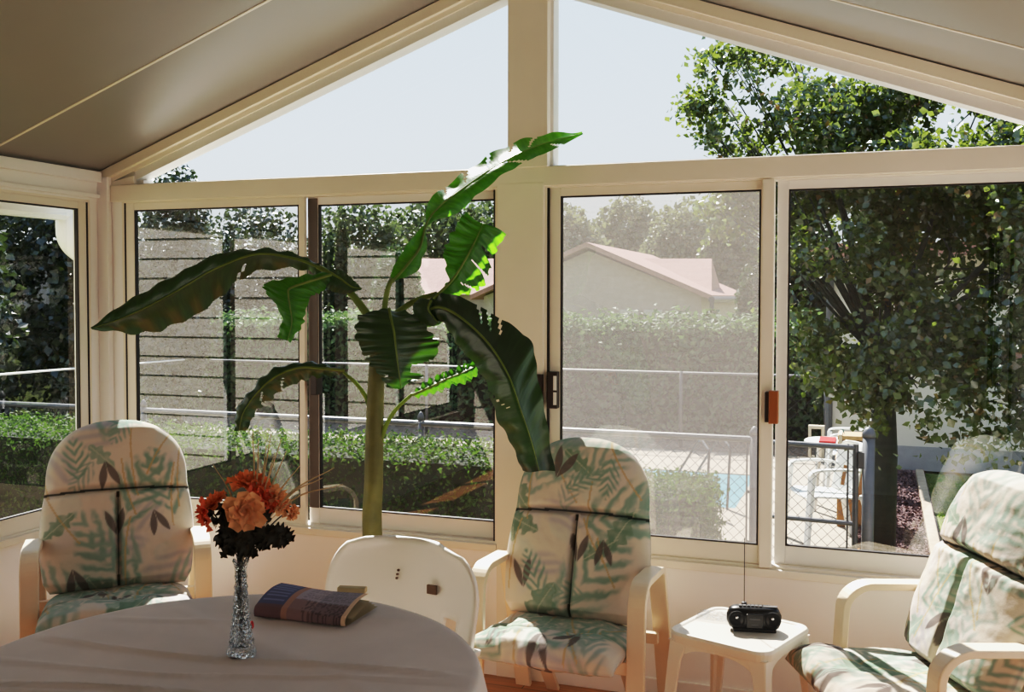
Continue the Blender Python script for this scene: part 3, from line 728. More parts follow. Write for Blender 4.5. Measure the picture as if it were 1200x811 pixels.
q = thing('wicker_box', 'brown wicker storage box on the patio behind the white chair', 'box', (1.22, 6.15, G))
MB().box(-.18, .2, -.2, .2, 0, .60).build('box_body', 'wicker', q, bevel=.015); MB().box(-.2, .22, -.22, .22, .60, .64).build('lid', 'tanbox', q, bevel=.01)
q = thing('slatted_crate', 'tan slatted crate resting on top of the wicker box', 'crate', (1.20, 6.15, G+.64))
for k in range(4): MB().box(-.16, .18, -.16, .16, .005+.055*k, .045+.055*k).build('slat', 'tanbox', q, bevel=.004)
for xa in (-.15, .14): MB().box(xa, xa+.03, -.17, .17, 0, .22).build('end_post', 'cream', q)
q = thing('garden_table', 'small white plastic table with a red towel, left of the wicker box', 'table', (.98, 6.75, G))
MB().lathe([(.27, .66), (.28, .67), (.28, .69), (.27, .70)], n=28).build('table_top', 'whiteplastic', q)
for k in range(4): MB().tube([(.24*math.cos(.8+k*PI/2), .24*math.sin(.8+k*PI/2), 0), (.18*math.cos(.8+k*PI/2), .18*math.sin(.8+k*PI/2), .665)], [.018, .024], 8).build('leg', 'whiteplastic', q)
o = MB().box(-.13, .03, -.24, .1, 0, .02).build('towel', 'red', bevel=.006); o.location = (.98, 6.75, G+.70); tag(o, 'red folded towel on the small white garden table', 'towel')

# ================================================================== FURNITURE
# --- palm print painting on cushions (vertex colours from motif shapes)
def palmprint(xy, seed, motifs):
    r = np.random.default_rng(seed); n = len(xy); X, Y = xy[:, 0], xy[:, 1]
    c = np.tile(np.array([.68, .595, .50]), (n, 1))
    def mixc(mask, col):
        m = np.clip(mask, 0, 1)[:, None]; c[:] = c*(1-m)+np.array(col)*m
    nz = np.array([noise.noise(Vector((x*9+seed, y*9, 3.))) for x, y in xy])
    nz2 = np.array([noise.noise(Vector((x*40+seed, y*40, 8.))) for x, y in xy])
    mixc(np.clip((nz-.12)*3, 0, .55), (.60, .60, .53)); mixc(np.clip((-nz-.2)*3, 0, .5), (.62, .56, .54))
    def local(x, y, a):
        dx, dy = X-x, Y-y; ca, sa = math.cos(a), math.sin(a); return dx*ca+dy*sa, -dx*sa+dy*ca
    pal = ((.31, .40, .33), (.38, .42, .36), (.25, .36, .29))
    for kind, x, y, a, s in motifs:
        u, v = local(x, y, a)
        if kind == 'palm':      # feathery frond, soft washed colour
            t = u/s; w = .30*s*np.sin(np.clip(t, 0, 1)*PI)**.6
            ed = np.clip((w-np.abs(v))/(.10*s)*(1+nz2), 0, 1)*((t > 0) & (t < 1))
            st = np.sin((u-np.abs(v)*1.3)/s*34+nz2*1.2+nz*3)
            mixc(ed*np.clip(.42+.55*st, 0.05, .9), pal[int(r.integers(0, 3))])
        elif kind == 'blade':   # broad ragged green leaf
            t = u/s; w = .20*s*np.sin(np.clip(t, 0, 1)**.8*PI)*(1+.28*np.sin(t*26+nz2*2))
            ed = np.clip((w-np.abs(v))/.006, 0, 1)*((t > 0) & (t < 1))
            mixc(ed*(.85-.35*np.clip(nz2+.1, 0, 1)-.25*np.clip(nz, 0, 1)), (.19, .29, .20) if r.random() < .5 else (.28, .38, .30))
            mixc(np.where((t > 0) & (t < 1) & (np.abs(v) < .0025), .5, 0), (.60, .58, .45))
        elif kind == 'dark':    # pair of pointed brown leaves
            for da in (-.30, .30):
                uu, vv = local(x, y, a+da); t = uu/s; w = .135*s*np.sin(np.clip(t, 0, 1)**1.15*PI)**.9
                ed = np.clip((w-np.abs(vv))/.003, 0, 1)*((t > 0) & (t < 1))
                mixc(ed*.88, (.15, .115, .105))
        elif kind == 'grey':
            t = u/s; w = .3*s*np.sin(np.clip(t, 0, 1)*PI)
            ed = np.clip((w-np.abs(v))/.03, 0, 1)*((t > 0) & (t < 1))
            mixc(ed*np.clip(.45+.3*np.sin(v/s*40+nz*4), 0, .7), (.45, .41, .43))
        elif kind == 'stem':
            mixc(np.where((np.abs(v-.06*np.sin(u/s*2.5)*s) < .0035) & (u > 0) & (u < s), .75, 0), (.55, .40, .20))
        elif kind == 'grey':
            t = u/s; w = .3*s*np.sin(np.clip(t, 0, 1)*PI)
            ins = (t > 0) & (t < 1) & (np.abs(v) < w)
            mixc(np.where(ins, np.clip(.3+.5*np.sin(v/s*70), 0, .7), 0), (.43, .40, .42))
    return c
def motifset(seed, h):
    r = random.Random(seed); ms = []
    for k in range(5): ms.append(('grey', r.uniform(-.25, .25), r.uniform(0, h), r.uniform(0, 2*PI), r.uniform(.18, .30)))
    for k in range(11): ms.append(('palm', r.uniform(-.22, .22), r.uniform(-.1, h), r.uniform(.2, 2.9), r.uniform(.24, .42)))
    for k in range(8): ms.append(('blade', r.uniform(-.25, .25), r.uniform(0, h), r.uniform(0, 2*PI), r.uniform(.14, .24)))
    for k in range(8): ms.append(('stem', r.uniform(-.25, .25), r.uniform(0, h*.8), r.uniform(1.0, 2.1), r.uniform(.18, .32)))
    for k in range(5): ms.append(('dark', (-.17, .12, -.06, .19, .02)[k]+r.uniform(-.03, .03), (.12, .40, .68, .80, .27)[k]*h, r.choice((1, -1))*r.uniform(1.1, 2.0), r.uniform(.10, .14)))
    for k in range(6): ms.append(('palm', r.uniform(-.24, .24), r.uniform(0, h), r.uniform(0, 2*PI), r.uniform(.14, .2)))
    return ms
def closed_cushion(name, fn, nu, nv, parent, colfn, m='fabric'):
    """fn(s in -1..1, v in 0..1) -> (centre point, normal, half thickness)"""
    V = []; UV = []
    for side_ in (1, -1):
        for j in range(nv+1):
            for i in range(nu+1):
                s = -1+2*i/nu; v = j/nv; p, nrm, h, uv = fn(s, v, side_)
                V.append(p+nrm*h*side_); UV.append(uv)
    w = nu+1; k = w*(nv+1); F = []
    for j in range(nv):
        for i in range(nu):
            a, b, c, d = j*w+i, j*w+i+1, (j+1)*w+i+1, (j+1)*w+i
            F.append((a, b, c, d)); F.append((k+d, k+c, k+b, k+a))
    for j in range(nv):
        F.append((j*w, (j+1)*w, k+(j+1)*w, k+j*w)); F.append((j*w+nu, k+j*w+nu, k+(j+1)*w+nu, (j+1)*w+nu))
    for i in range(nu):
        F.append((i, k+i, k+i+1, i+1)); F.append((nv*w+i, nv*w+i+1, k+nv*w+i+1, k+nv*w+i))
    me = bpy.data.meshes.new(name); me.from_pydata([tuple(v) for v in V], [], F); me.update()
    c = colfn(np.array(UV)); ca = me.color_attributes.new('col', 'FLOAT_COLOR', 'POINT')
    ca.data.foreach_set('color', np.c_[c, np.ones(len(c))].astype(np.float32).ravel())
    return link(name, me, M[m], parent, smooth=True)
CH = .72
def bent_chair(name, label, x, y, rz, seed, frame='birch', sc=1.0):
    root = thing(name, label, 'chair', (x, y, 0), rz, 'cushioned bentwood armchairs around the room'); root.scale = sc if isinstance(sc, tuple) else (sc, sc, sc)
    # two side frames: inverted U of laminated strip
    for s in (-1, 1):
        pth = fillet([(s*.29, -.255, 0), (s*.29, -.225, .585), (s*.29, .06, .575), (s*.29, .245, 0)], [.085, .05], 10)
        MB().sweep(pth, (1, 0, 0), .062, .024).build('side_frame', frame, root, bevel=.004)
        rail = fillet([(s*.165, -.30, .335), (s*.165, .02, .285), (s*.165, .245, .0)], [.08], 8)
        MB().sweep(rail, (1, 0, 0), .05, .018).build('seat_rail', frame, root, bevel=.003)
        back = fillet([(s*.165, .0, .29), (s*.165, .06, .33), (s*.165, .215, .90)], [.05], 6)
        MB().sweep(back, (1, 0, 0), .045, .016).build('back_rail', frame, root, bevel=.003)
    for bb in ((-.29, .29, -.245, -.215, .285, .33), (-.29, .29, .075, .1, .29, .33), (-.19, .19, .135, .155, .60, .64)): MB().box(*bb).build('cross_bar', frame, root, bevel=.003)
    # back cushion
    rec = math.radians(17); B0 = Vector((0, -.035, .385)); up = Vector((0, math.sin(rec), math.cos(rec))); nr = Vector((0, -math.cos(rec), math.sin(rec))); Hh = .66
    def fb(s, v, sd):
        w = .255+.02*math.sin(min(v, .6)/.6*PI)
        if v > .60: w *= max(0, 1-((v-.60)/.40)**2.6)**(1/2.2)
        if v < .06: w *= .93+.07*v/.06
        h = .075*max(0, 1-abs(s)**3.2)**.55*min(1, (v/.05))**.5*min(1, max(0, (1-v)/.07))**.5
        seamh = math.exp(-((v-.565-.012*math.cos(s*2))/.018)**2); seamv = math.exp(-(s*w/.010)**2)*(1 if v < .56 else 0)
        h *= 1-.55*max(seamh, seamv*.8)
        p = B0+up*(v*Hh)+Vector((s*w, 0, 0))
        q = (s*w, v*Hh, sd*.3+seed)
        h *= 1+.10*wob(q, 7, seed)
        near = math.exp(-abs(v-.565)/.07)+math.exp(-(1-v)/.05)+.8*math.exp(-v/.06); h += .0065*near*wob((q[0]*1., v*.35, seed), 42, seed)*(1-abs(s)**8)*min(1, abs(v-.565)/.03)
        h += (.0035*wob((q[0]*1.3, q[1]*1.6, q[2]), 13, seed)+.0012*wob(q, 40, seed))*(1-abs(s)**6)*(1 if 0.03 < v < .97 else 0)
        return p, nr, h, (s*w, v*Hh)
    ms = motifset(seed, CH)
    def colb(UV):
        c = palmprint(UV, seed, ms)
        x, yv = UV[:, 0], UV[:, 1]/Hh
        c[np.abs(yv-.565-.012*np.cos(x/.27*2)) < .0062] *= .16
        c[(np.abs(x) < .0035) & (yv < .56)] *= .16
        return c
    closed_cushion('back_cushion', fb, 150, 180, root, colb)
    # seat cushion
    def fs(s, v, sd):
        yy = -.42+.44*v; w = .262-.01*v
        z = .375-.045*v-.03*max(0, (.2-v)/.2)**2
        h = .062*max(0, 1-abs(s)**4)**.5*min(1, v/.10)**.5*min(1, (1-v)/.12+.25)**.5
        q = (s*w, yy, sd*.4+seed*1.7)
        h *= 1+.22*wob(q, 7, seed)+.08*wob(q, 20, seed)
        frontw = math.exp(-v/.22); h += .011*frontw*wob((q[0]*1.4, v*.5, seed), 20, seed)*(1-abs(s)**8)*min(1, v/.04)
        crease = math.exp(-((v-.40-.05*math.sin(s*3))/.03)**2); h *= 1-.22*crease
        h += (.008*wob((q[0]*1.6, q[1]*.8, q[2]), 11, seed+3)+.0015*wob(q, 36, seed))*(1-abs(s)**6)*(1 if 0.03 < v < .97 else 0)*(1 if sd > 0 else .3)
        return Vector((s*w, yy, z)), Vector((0, -.15-.75*max(0, (.18-v)/.18), 1)).normalized(), h, (s*w, yy)
    ms2 = motifset(seed+50, .5); ms2 = [(k, x, y-.46, a, s_) for k, x, y, a, s_ in ms2]
    closed_cushion('seat_cushion', fs, 120, 110, root, lambda UV: palmprint(UV, seed+9, ms2))
    return root
bent_chair('bentwood_armchair', 'bentwood armchair with palm print cushions in the left corner', -1.535, -.585, math.radians(41), 3, sc=(1.05, 1.03, 1.02))
bent_chair('bentwood_armchair', 'middle bentwood armchair with palm print cushions, under the long hanging leaf', .275, -.31, math.radians(-2), 8)
bent_chair('bentwood_armchair', 'bentwood armchair with palm print cushions at right, sunlight on its seat', 1.56, -.45, math.radians(-66), 14, sc=(1.09, 1.1, .99))

# --- side table
st = thing('side_table', 'small white plastic side table under the black radio', 'table', (.88, -.44, 0), math.radians(-20)); st.scale = (.93, .93, 1)
TZ = .45
def rrect(hx, hy, r, n=6):
    out = []
    for cx, cy_, a0 in ((hx-r, hy-r, 0), (-hx+r, hy-r, PI/2), (-hx+r, -hy+r, PI), (hx-r, -hy+r, 3*PI/2)):
        for k in range(n+1): a = a0+PI/2*k/n; out.append((cx+r*math.cos(a), cy_+r*math.sin(a)))
    return out
mb = MB(); rings = [(.19, .185, .05, TZ-.035), (.195, .19, .055, TZ-.01), (.19, .185, .052, TZ), (.178, .172, .045, TZ-.001), (.172, .166, .042, TZ-.006), (.02, .02, .01, TZ-.006)]
vs = []; nr_ = None
for hx, hy, r, z in rings:
    pts = rrect(hx, hy, r); nr_ = len(pts); vs += [(x, y, z) for x, y in pts]
fs = [(i*nr_+k, i*nr_+(k+1) % nr_, (i+1)*nr_+(k+1) % nr_, (i+1)*nr_+k) for i in range(len(rings)-1) for k in range(nr_)]
fs.append(tuple((len(rings)-1)*nr_+k for k in range(nr_))); fs.append(tuple(range(nr_-1, -1, -1)))
mb.add(vs, fs).build('table_top', 'plastic', st, smooth=False, bevel=.002)
for sx in (-1, 1):
    for sy in (-1, 1):
        leg = MB(); vs = []
        for z, t in ((0, .030), (.2, .038), (.36, .05), (TZ-.03, .07)):
            cx, cy_ = sx*(.180+.035*(1-z/TZ)), sy*(.175+.035*(1-z/TZ))
            vs += [(cx, cy_, z), (cx-sx*t, cy_, z), (cx-sx*t, cy_-sy*.016, z), (cx-sx*.016, cy_-sy*.016, z), (cx-sx*.016, cy_-sy*t, z), (cx, cy_-sy*t, z)]
        fs = [(i*6+k, i*6+(k+1) % 6, (i+1)*6+(k+1) % 6, (i+1)*6+k) for i in range(3) for k in range(6)]+[(0, 1, 2, 3, 4, 5), (23, 22, 21, 20, 19, 18)]
        leg.add(vs, fs).build('leg', 'plastic', st, bevel=.004)
ap = MB()
for s in (-1, 1):
    for k in range(12):
        x0 = -.16+.32*k/12; x1 = -.16+.32*(k+1)/12; f_ = lambda x: TZ-.045-.05*(abs(x)/.16)**3
        ap.add([(x0, s*.173, f_(x0)), (x1, s*.173, f_(x1)), (x1, s*.173, TZ-.02), (x0, s*.173, TZ-.02)], [(0, 1, 2, 3)])
        ap.add([(s*.178, x0, f_(x0)), (s*.178, x1, f_(x1)), (s*.178, x1, TZ-.02), (s*.178, x0, TZ-.02)], [(0, 1, 2, 3)])
a_ = ap.build('apron', 'plastic', st); s_ = a_.modifiers.new('solid', 'SOLIDIFY'); s_.thickness = .008; s_.offset = 0

# --- radio
rp = onz(882, 740, TZ)
rd = thing('portable_radio', 'small black portable radio with raised antenna on the side table', 'radio', (rp.x, rp.y+.035, TZ-.004), math.radians(11))
def lump(hx, hy, hz, n=20, e=3.2):
    pr = []
    mb = MB()
    def f(u, v):
        x = (u-.5)*2; a = 2*PI*v; k = max(0.02, (1-abs(x)**5))**.3
        cy_ = math.copysign(abs(math.cos(a))**(2/e), math.cos(a)); cz = math.copysign(abs(math.sin(a))**(2/e), math.sin(a))
        return (x*hx, cy_*hy*k*(1-.25*x*x), hz+cz*hz*k)
    mb.grid(f, n, 32); return mb
b_ = lump(.088, .036, .040).build('casing', 'black', rd, smooth=True)
for s in (-1, 1):
    mb = MB(); T = Matrix.Translation((s*.057, -.030, .042)) @ Matrix.Rotation(PI/2+s*.0, 4, 'X')
    mb.lathe([(.027, 0), (.027, .004), (.022, .006), (.02, .003)], n=20); mb.v = [tuple(T @ Vector(v)) for v in mb.v]; sp = mb.build('speaker', 'blackgrill', rd, smooth=True)
    mb = MB(); mb.lathe([(.006, 0), (.005, .003), (.001, .004)], n=12); T2 = Matrix.Translation((s*.057, -.034, .048)) @ Matrix.Rotation(PI/2, 4, 'X'); mb.v = [tuple(T2 @ Vector(v)) for v in mb.v]; mb.build('speaker_dome', 'chrome', sp, smooth=True)
MB().box(-.027, .027, -.040, -.030, .014, .062).build('cassette_door', 'black', rd, bevel=.003)
MB().box(-.017, .017, -.0412, -.039, .044, .048).box(-.011, .011, -.0412, -.039, .026, .029).build('badge', 'steel', rd)
MB().box(-.07, .07, -.03, .03, -.001, .012).build('base', 'black', rd, bevel=.003)
bt = MB()
for k in range(6): bt.box(-.05+.013*k, -.04+.013*k, -.015, -.002, .078, .083)
bt.box(.03, .075, -.014, .002, .077, .081); bt.build('button_row', 'steel', rd)
MB().lathe([(.009, 0), (.009, .008), (.006, .01)], (-.03, .018, .076), 12).build('antenna_mount', 'steel', rd)
MB().tube([(-.03, .018, .08), (-.031, .017, .30)], .0014, 6).build('antenna', 'steeldark', rd)
# crumpled clear wrapper on the table corner
wp = onz(838, 722, TZ)
mb = MB()
def fw(u, v):
    x, y = (u-.5)*.12, (v-.5)*.11; e = 1-max(abs(u-.5), abs(v-.5))*2
    return (x+.01*wob((x, y, 1), 40), y+.01*wob((x, y, 5), 40), .004+.016*abs(wob((x, y, 2), 38))*min(1, e*3+.15)+.006*abs(wob((x, y, 9), 90)))
o = mb.grid(fw, 24, 24).build('plastic_wrapper', mk_glass('clear film', .2, (.96, .96, .96)))
o.location = (wp.x, wp.y, TZ-.005); tag(o, 'crumpled shiny clear wrapper on the corner of the side table', 'wrapper')

# --- round table, tablecloth
TC = Vector((-.066, -1.972, 0)); TR = .57; TH = .726
rtb = thing('round_table', 'round dining table hidden under the beige tablecloth', 'table', (TC.x, TC.y, 0))
MB().lathe([(TR-.02, 0), (TR-.008, .006), (TR-.008, .02), (TR-.02, .024)], (0, 0, TH-.025), 64).build('table_top', 'birch', rtb)
for k in range(4):
    a = PI/4+PI/2*k; MB().tube([(.36*math.cos(a), .36*math.sin(a), 0), (.34*math.cos(a), .34*math.sin(a), TH-.03)], [.02, .024], 12).build('leg', 'birch', rtb)
mb = MB(); nr, na = 60, 220
creases = [((-.35, .05), .10, .006, .010), ((-.05, -.02), .22, .004, .009), ((.1, -.12), .17, .006, .008), ((-.2, -.22), .12, .005, .012), ((.0, .18), -.5, .002, .02), ((-.35, .25), .35, .003, .012)]
vs = []
for i in range(nr+1):
    for k in range(na):
        a = 2*PI*k/na; fold = math.sin(a*13+1.3*math.sin(a*3))*.5+.3*math.sin(a*7+1)
        if i <= 40:
            r = TR*(i/40)**.9; x, y = r*math.cos(a), r*math.sin(a); z = TH+.004+.0015*wob((x, y, 0), 7)
            for (cx, cy_), sl, amp, wd in creases:
                d = (y-cy_-sl*(x-cx)-.02*math.sin(x*6+cx*20)); z += 1.5*amp*math.exp(-(d/wd)**2)*min(1, (TR-r)/.08)
        else:
            t = (i-40)/20; r = TR+.006+.012*min(1, t*4)+t*(.025+.035*fold*t); z = TH+.004-.012*min(1, t*4)**2-t*.22
            x, y = r*math.cos(a), r*math.sin(a)
        vs.append((x, y, z))
fs = [(i*na+k, i*na+(k+1) % na, (i+1)*na+(k+1) % na, (i+1)*na+k) for i in range(nr) for k in range(na)]
o = mb.add(vs, fs).build('tablecloth', 'cloth', None, smooth=True); o.location = (TC.x, TC.y, 0)
tag(o, 'beige creased cloth draped over the round table', 'tablecloth')
CZ = TH+.0075

# --- newspaper, folded
c00, c10, c11, c01 = onz(297, 719, CZ+.012), onz(404, 731, CZ+.012), onz(432, 702, CZ+.018), onz(330, 691, CZ+.014)
nwt = thing('folded_newspaper', 'folded newspaper lying beside the glass vase on the tablecloth', 'newspaper', (0, 0, 0))
NW, NHh = 170, 44
def newscol(u, v, layer):
    base = np.array([.42, .38, .44])
    if layer > 0: return np.array([.55, .45, .34])
    if u < .30:
        c = np.array([.10, .105, .20]) if v > .12 else np.array([.16, .09, .10])
        if (int(v*26) % 3 == 0) and u > .03 and u < .27 and v > .2: c = c*1.9+.03
    elif u < .36: c = np.array([.40, .22, .17])
    else:
        c = np.array([.30, .26, .31]) if v > .35 else np.array([.20, .13, .14])
        if u < .62: c = c*1.15+np.array([.04, .02, .01])
        if u > .42 and v > .35 and int(v*34) % 2 == 0 and noise.noise(Vector((int(u*85)*.73, int(v*34)*1.7, 2.))) > -.1: c = c*.62
        if u > .50 and v < .35 and noise.noise(Vector((int(u*60)*.9, int(v*30)*1.3, 4.))) > .05: c = c*.55
        if u > .95: c = np.array([.66, .47, .33])
    return c
def pg(u, v, dz):
    a = c00.lerp(c10, u); b = c01.lerp(c11, u); p = a.lerp(b, v); return Vector((p.x, p.y, CZ+dz))
def sheet(name, th, off, layer):
    mb = MB(); vs = []; cs = []
    # section across v: bottom back edge -> round front fold -> top
    prof = []
    m = 12
    for k in range(m+1): prof.append((.98-.93*k/m, .002+off*.2))
    for k in range(1, 12): a = -PI/2-PI*k/12; prof.append((.05+th*1.6*math.cos(a)*1.0, th/2+.002+off*.2+th/2*math.sin(a)*1))
    for k in range(30): v = .05+.95*k/29; prof.append((v, .002+th+.010*math.sin(v*PI)+.004*v))
    for i in range(NW+1):
        u = i/NW
        for k, (v, z) in enumerate(prof):
            zz = z*(1+.25*math.sin(u*5+v*2)*.4); vs.append(tuple(pg(u, v, zz))); cs.append(newscol(u, v if k > 14 else .05, layer if k > 6 else 1))
    w = len(prof); fs = [(i*w+k, (i+1)*w+k, (i+1)*w+k+1, i*w+k+1) for i in range(NW) for k in range(w-1)]
    me = bpy.data.meshes.new(name); me.from_pydata(vs, [], fs); me.update()
    ca = me.color_attributes.new('col', 'FLOAT_COLOR', 'POINT'); ca.data.foreach_set('color', np.c_[np.array(cs), np.ones(len(cs))].astype(np.float32).ravel())
    return link(name, me, M['news'], nwt, smooth=True)
sheet('outer_sheet', .024, 0, 0)
mb = MB()
for q_ in range(4):
    dz = .006+.004*q_; s0 = .05+.02*q_
    mb.add([tuple(pg(.03, s0, dz)), tuple(pg(1.02+.012*q_, s0, dz)), tuple(pg(1.0+.03*(4-q_), .93, dz)), tuple(pg(.03, .95, dz))], [(0, 1, 2, 3)])
mb.build('inner_sheet', 'goldpaper', nwt)
# yellow card behind the paper on the table edge
yc = onz(418, 698, CZ)
o = MB().box(-.04, .04, -.012, .012, 0, .015).build('cardboard_box', 'goldpaper', None, bevel=.003); o.location = (yc.x-.03, yc.y+.03, CZ-.002); o.rotation_euler = (0, 0, .2)
tag(o, 'small yellowish box behind the newspaper near the table edge', 'box')
rs = onz(296, 736, CZ)
o = MB().lathe([(.002, 0), (.005, .004), (.005, .012), (.003, .018), (.001, .02)], n=12).build('bottle_cap', 'red', None, smooth=True); o.location = (rs.x-.002, rs.y, CZ-.002)
tag(o, 'tiny red cap on the tablecloth just right of the vase', 'cap')

# --- white resin chair at the table
wc = thing('plastic_chair', 'white resin chair with solid rounded back tucked behind the round table', 'chair', (-.065, -1.31, 0), math.radians(-9)); wc.scale = (1.14, 1.05, 1.0)
monobloc(wc, 'plastic', 1.0, az=.07)
T = wc
stk = MB(); stk.box(.060, .088, .2205, .2285, .664, .690).build('sticker', 'stickerbrown', wc)
for kx, kz in ((-.040, .715), (-.043, .702), (-.045, .690)): MB().box(kx-.0025, kx+.0025, .2335, .2395, kz-.003, kz+.003).build('pinhole', 'stickerbrown', wc)

# --- vase
vb = onz(283, 768, CZ)
va = thing('bud_vase', 'tall cut glass bud vase holding the artificial bouquet', 'vase', (vb.x, vb.y, CZ-.002))
prof = [(.020, 0), (.031, .001), (.033, .008), (.032, .016), (.028, .026), (.0255, .04), (.021, .07), (.0165, .11), (.0135, .15), (.0128, .175), (.0145, .183), (.0128, .189), (.013, .20), (.0165, .214), (.019, .219)]
inn = [(r-.0045, z) for r, z in prof[::-1] if z > .02]
mb = MB(); n = 48; vs = []
full = prof+inn+[(.001, .024)]
for r, z in full:
    for k in range(n):
        rr = r*(1+.06*math.cos(k*2*PI/8)*(1 if z > .2 else 0)) ; zz = z+(.003*math.cos(k*2*PI/8) if z > .213 else 0)
        vs.append((rr*math.cos(2*PI*k/n), rr*math.sin(2*PI*k/n), zz))
fs = [(i*n+k, i*n+(k+1) % n, (i+1)*n+(k+1) % n, (i+1)*n+k) for i in range(len(full)-1) for k in range(n)]+[tuple(range(n-1, -1, -1)), tuple((len(full)-1)*n+k for k in range(n))]
mb.add(vs, fs).build('vase_body', 'crystal', va, smooth=True)
# raised diamond studs
mb = MB()
for j in range(9):
    z = .035+.0155*j; r = np.interp(z, [p[1] for p in prof], [p[0] for p in prof])
    for k in range(10):
        a = 2*PI*(k+.5*(j % 2))/10; c = Vector((r*math.cos(a), r*math.sin(a), z)); nn = Vector((math.cos(a), math.sin(a), 0)); tt = Vector((-math.sin(a), math.cos(a), 0)); h = r*.28
        mb.add([c+tt*h, c+Vector((0, 0, .0075)), c-tt*h, c-Vector((0, 0, .0075)), c+nn*.0028], [(0, 1, 4), (1, 2, 4), (2, 3, 4), (3, 0, 4)])
mb.build('cut_pattern', 'crystal', va)

# --- bouquet: each stem a thing
mouth = Vector((vb.x, vb.y, CZ+.205)); foot = Vector((vb.x, vb.y, CZ+.03))
VD = (Vector((vb.x, vb.y, CZ))-Vector(CAMP)).dot(Vector(cf))
def petal_ring(mb, c, ax, r, n, tilt, wid, ph, cup=.25):
    ax = ax.normalized(); e1 = ax.orthogonal().normalized(); e2 = ax.cross(e1)
    for k in range(n):
        a = ph+2*PI*k/n+random.uniform(-.15, .15); d = e1*math.cos(a)+e2*math.sin(a); sd = ax.cross(d); rr = r*random.uniform(.85, 1.12)
        def f(u, v):
            t = v; w = wid*math.sin(min(1, t*.62+.16)*PI)**.8*(1+.12*math.sin(u*18+k)*t); x = (u-.5)*2
            p = c+d*(rr*t*math.cos(tilt))+ax*(rr*t*math.sin(tilt)+cup*rr*(t*t)*.0+.25*rr*x*x*t-.18*rr*t**3)
            return p+sd*x*w+ax*.003*math.sin(t*9+k+x*3)
        mb.grid(f, 6, 7)
def flower(px, py, dep, r, m, label, face, rings=((8, .15, .55), (7, .6, .45), (5, 1.1, .34))):
    c = at(px, py, dep); t = thing('silk_flower', label, 'artificial flower', tuple(foot), group='flowers in the glass vase')
    C = c-foot; f = Vector(face).normalized()
    base = C-f*.012
    pth = spline([(random.uniform(-.004, .004), random.uniform(-.004, .004), 0), tuple((mouth-foot)+Vector((random.uniform(-.007, .007), random.uniform(-.007, .007), 0))), tuple((mouth-foot)*.45+base*.55+Vector((0, 0, .012))), tuple(base)], 14)
    MB().tube([tuple(p) for p in pth], .0017, 6).build('stem', 'stemdark', t)
    for i, (n, tilt, wid) in enumerate(rings):
        mb = MB(); petal_ring(mb, C, f, r*(1-.18*i), n, tilt, r*wid*.62, i*.4+px)
        o = mb.build('petals', m, t, smooth=True)
    mb = MB(); mb.lathe([(.001, -.016), (r*.22, -.008), (r*.28, 0)], n=10); q = f.to_track_quat('Z', 'Y').to_matrix().to_4x4(); q.translation = C; mb.v = [tuple(q @ Vector(v)) for v in mb.v]; mb.build('calyx', 'darkleaf', t, smooth=True)
    return t
toc = (Vector(CAMP)-mouth).normalized()
def fd(x, z, k=1.): return Vector(cr)*x+Vector((0, 0, z))+toc*k
flower(292, 568, VD+.02, .050, 'petal', 'orange flower standing topmost in the bouquet', fd(.1, 1.2, .25))
flower(287, 598, VD-.06, .049, 'petalpale', 'large peach flower at the front centre of the bouquet', fd(.05, -.15, 1))
flower(252, 592, VD, .042, 'petal', 'orange flower at the upper left side of the bouquet', fd(-.8, .7, .3))
flower(243, 602, VD-.03, .040, 'petalred', 'coral red flower lowest on the left of the bouquet', fd(-1, -.3, .4))
flower(308, 585, VD+.0, .043, 'petalred', 'coral red flower behind the front peach one on the right', fd(.6, .5, .3))
flower(325, 588, VD+.02, .039, 'petalpale', 'pale peach flower opening toward the right', fd(1, .4, .3))
flower(342, 600, VD+.03, .022, 'petalpale', 'small pale flower bud at the far right of the bouquet', fd(1, -.3, .4))
# dark leaf sprays
def spray(px, py, label, n=7, spread=.04, s=.034):
    c = at(px, py, VD-.02); t = thing('silk_leaf_spray', label, 'artificial leaves', tuple(foot), group='dark leaf sprays in the vase')
    C = c-foot
    pth = spline([(0, 0, 0), tuple((mouth-foot)+Vector((random.uniform(-.006, .006), random.uniform(-.006, .006), 0))), tuple(C)], 10)
    MB().tube([tuple(p) for p in pth], .0014, 5).build('stem', 'stemdark', t)
    for k in range(n):
        b = C+Vector((random.gauss(0, spread*.5), random.gauss(0, spread*.5), random.gauss(0, spread*.3)))
        d = (Vector(cr)*random.gauss(0, 1)+Vector((0, 0, random.gauss(-.25, .6)))+toc*random.gauss(.2, .4)).normalized(); sd = d.cross(toc).normalized()
        mb = MB()
        def f(u, v):
            x = (u-.5)*2; w = s*.42*math.sin(min(1, v*.97+.03)*PI)**.8*(1+.45*math.sin(v*26)); return b+d*(s*1.5*v)+sd*x*w+toc*(.006*math.sin(v*6)+.004*x*x)
        mb.grid(f, 6, 18).build('leaf', 'darkleaf', t, smooth=True)
spray(262, 622, 'dark leaves hanging at the lower left of the bouquet', 12, .036, .036)
spray(290, 630, 'dark leaves under the front peach flower', 13, .036, .036)
spray(318, 622, 'dark leaves at the lower right of the bouquet', 9, .032, .032)
spray(278, 640, 'lowest dark leaves just above the vase mouth', 6, .028, .03)
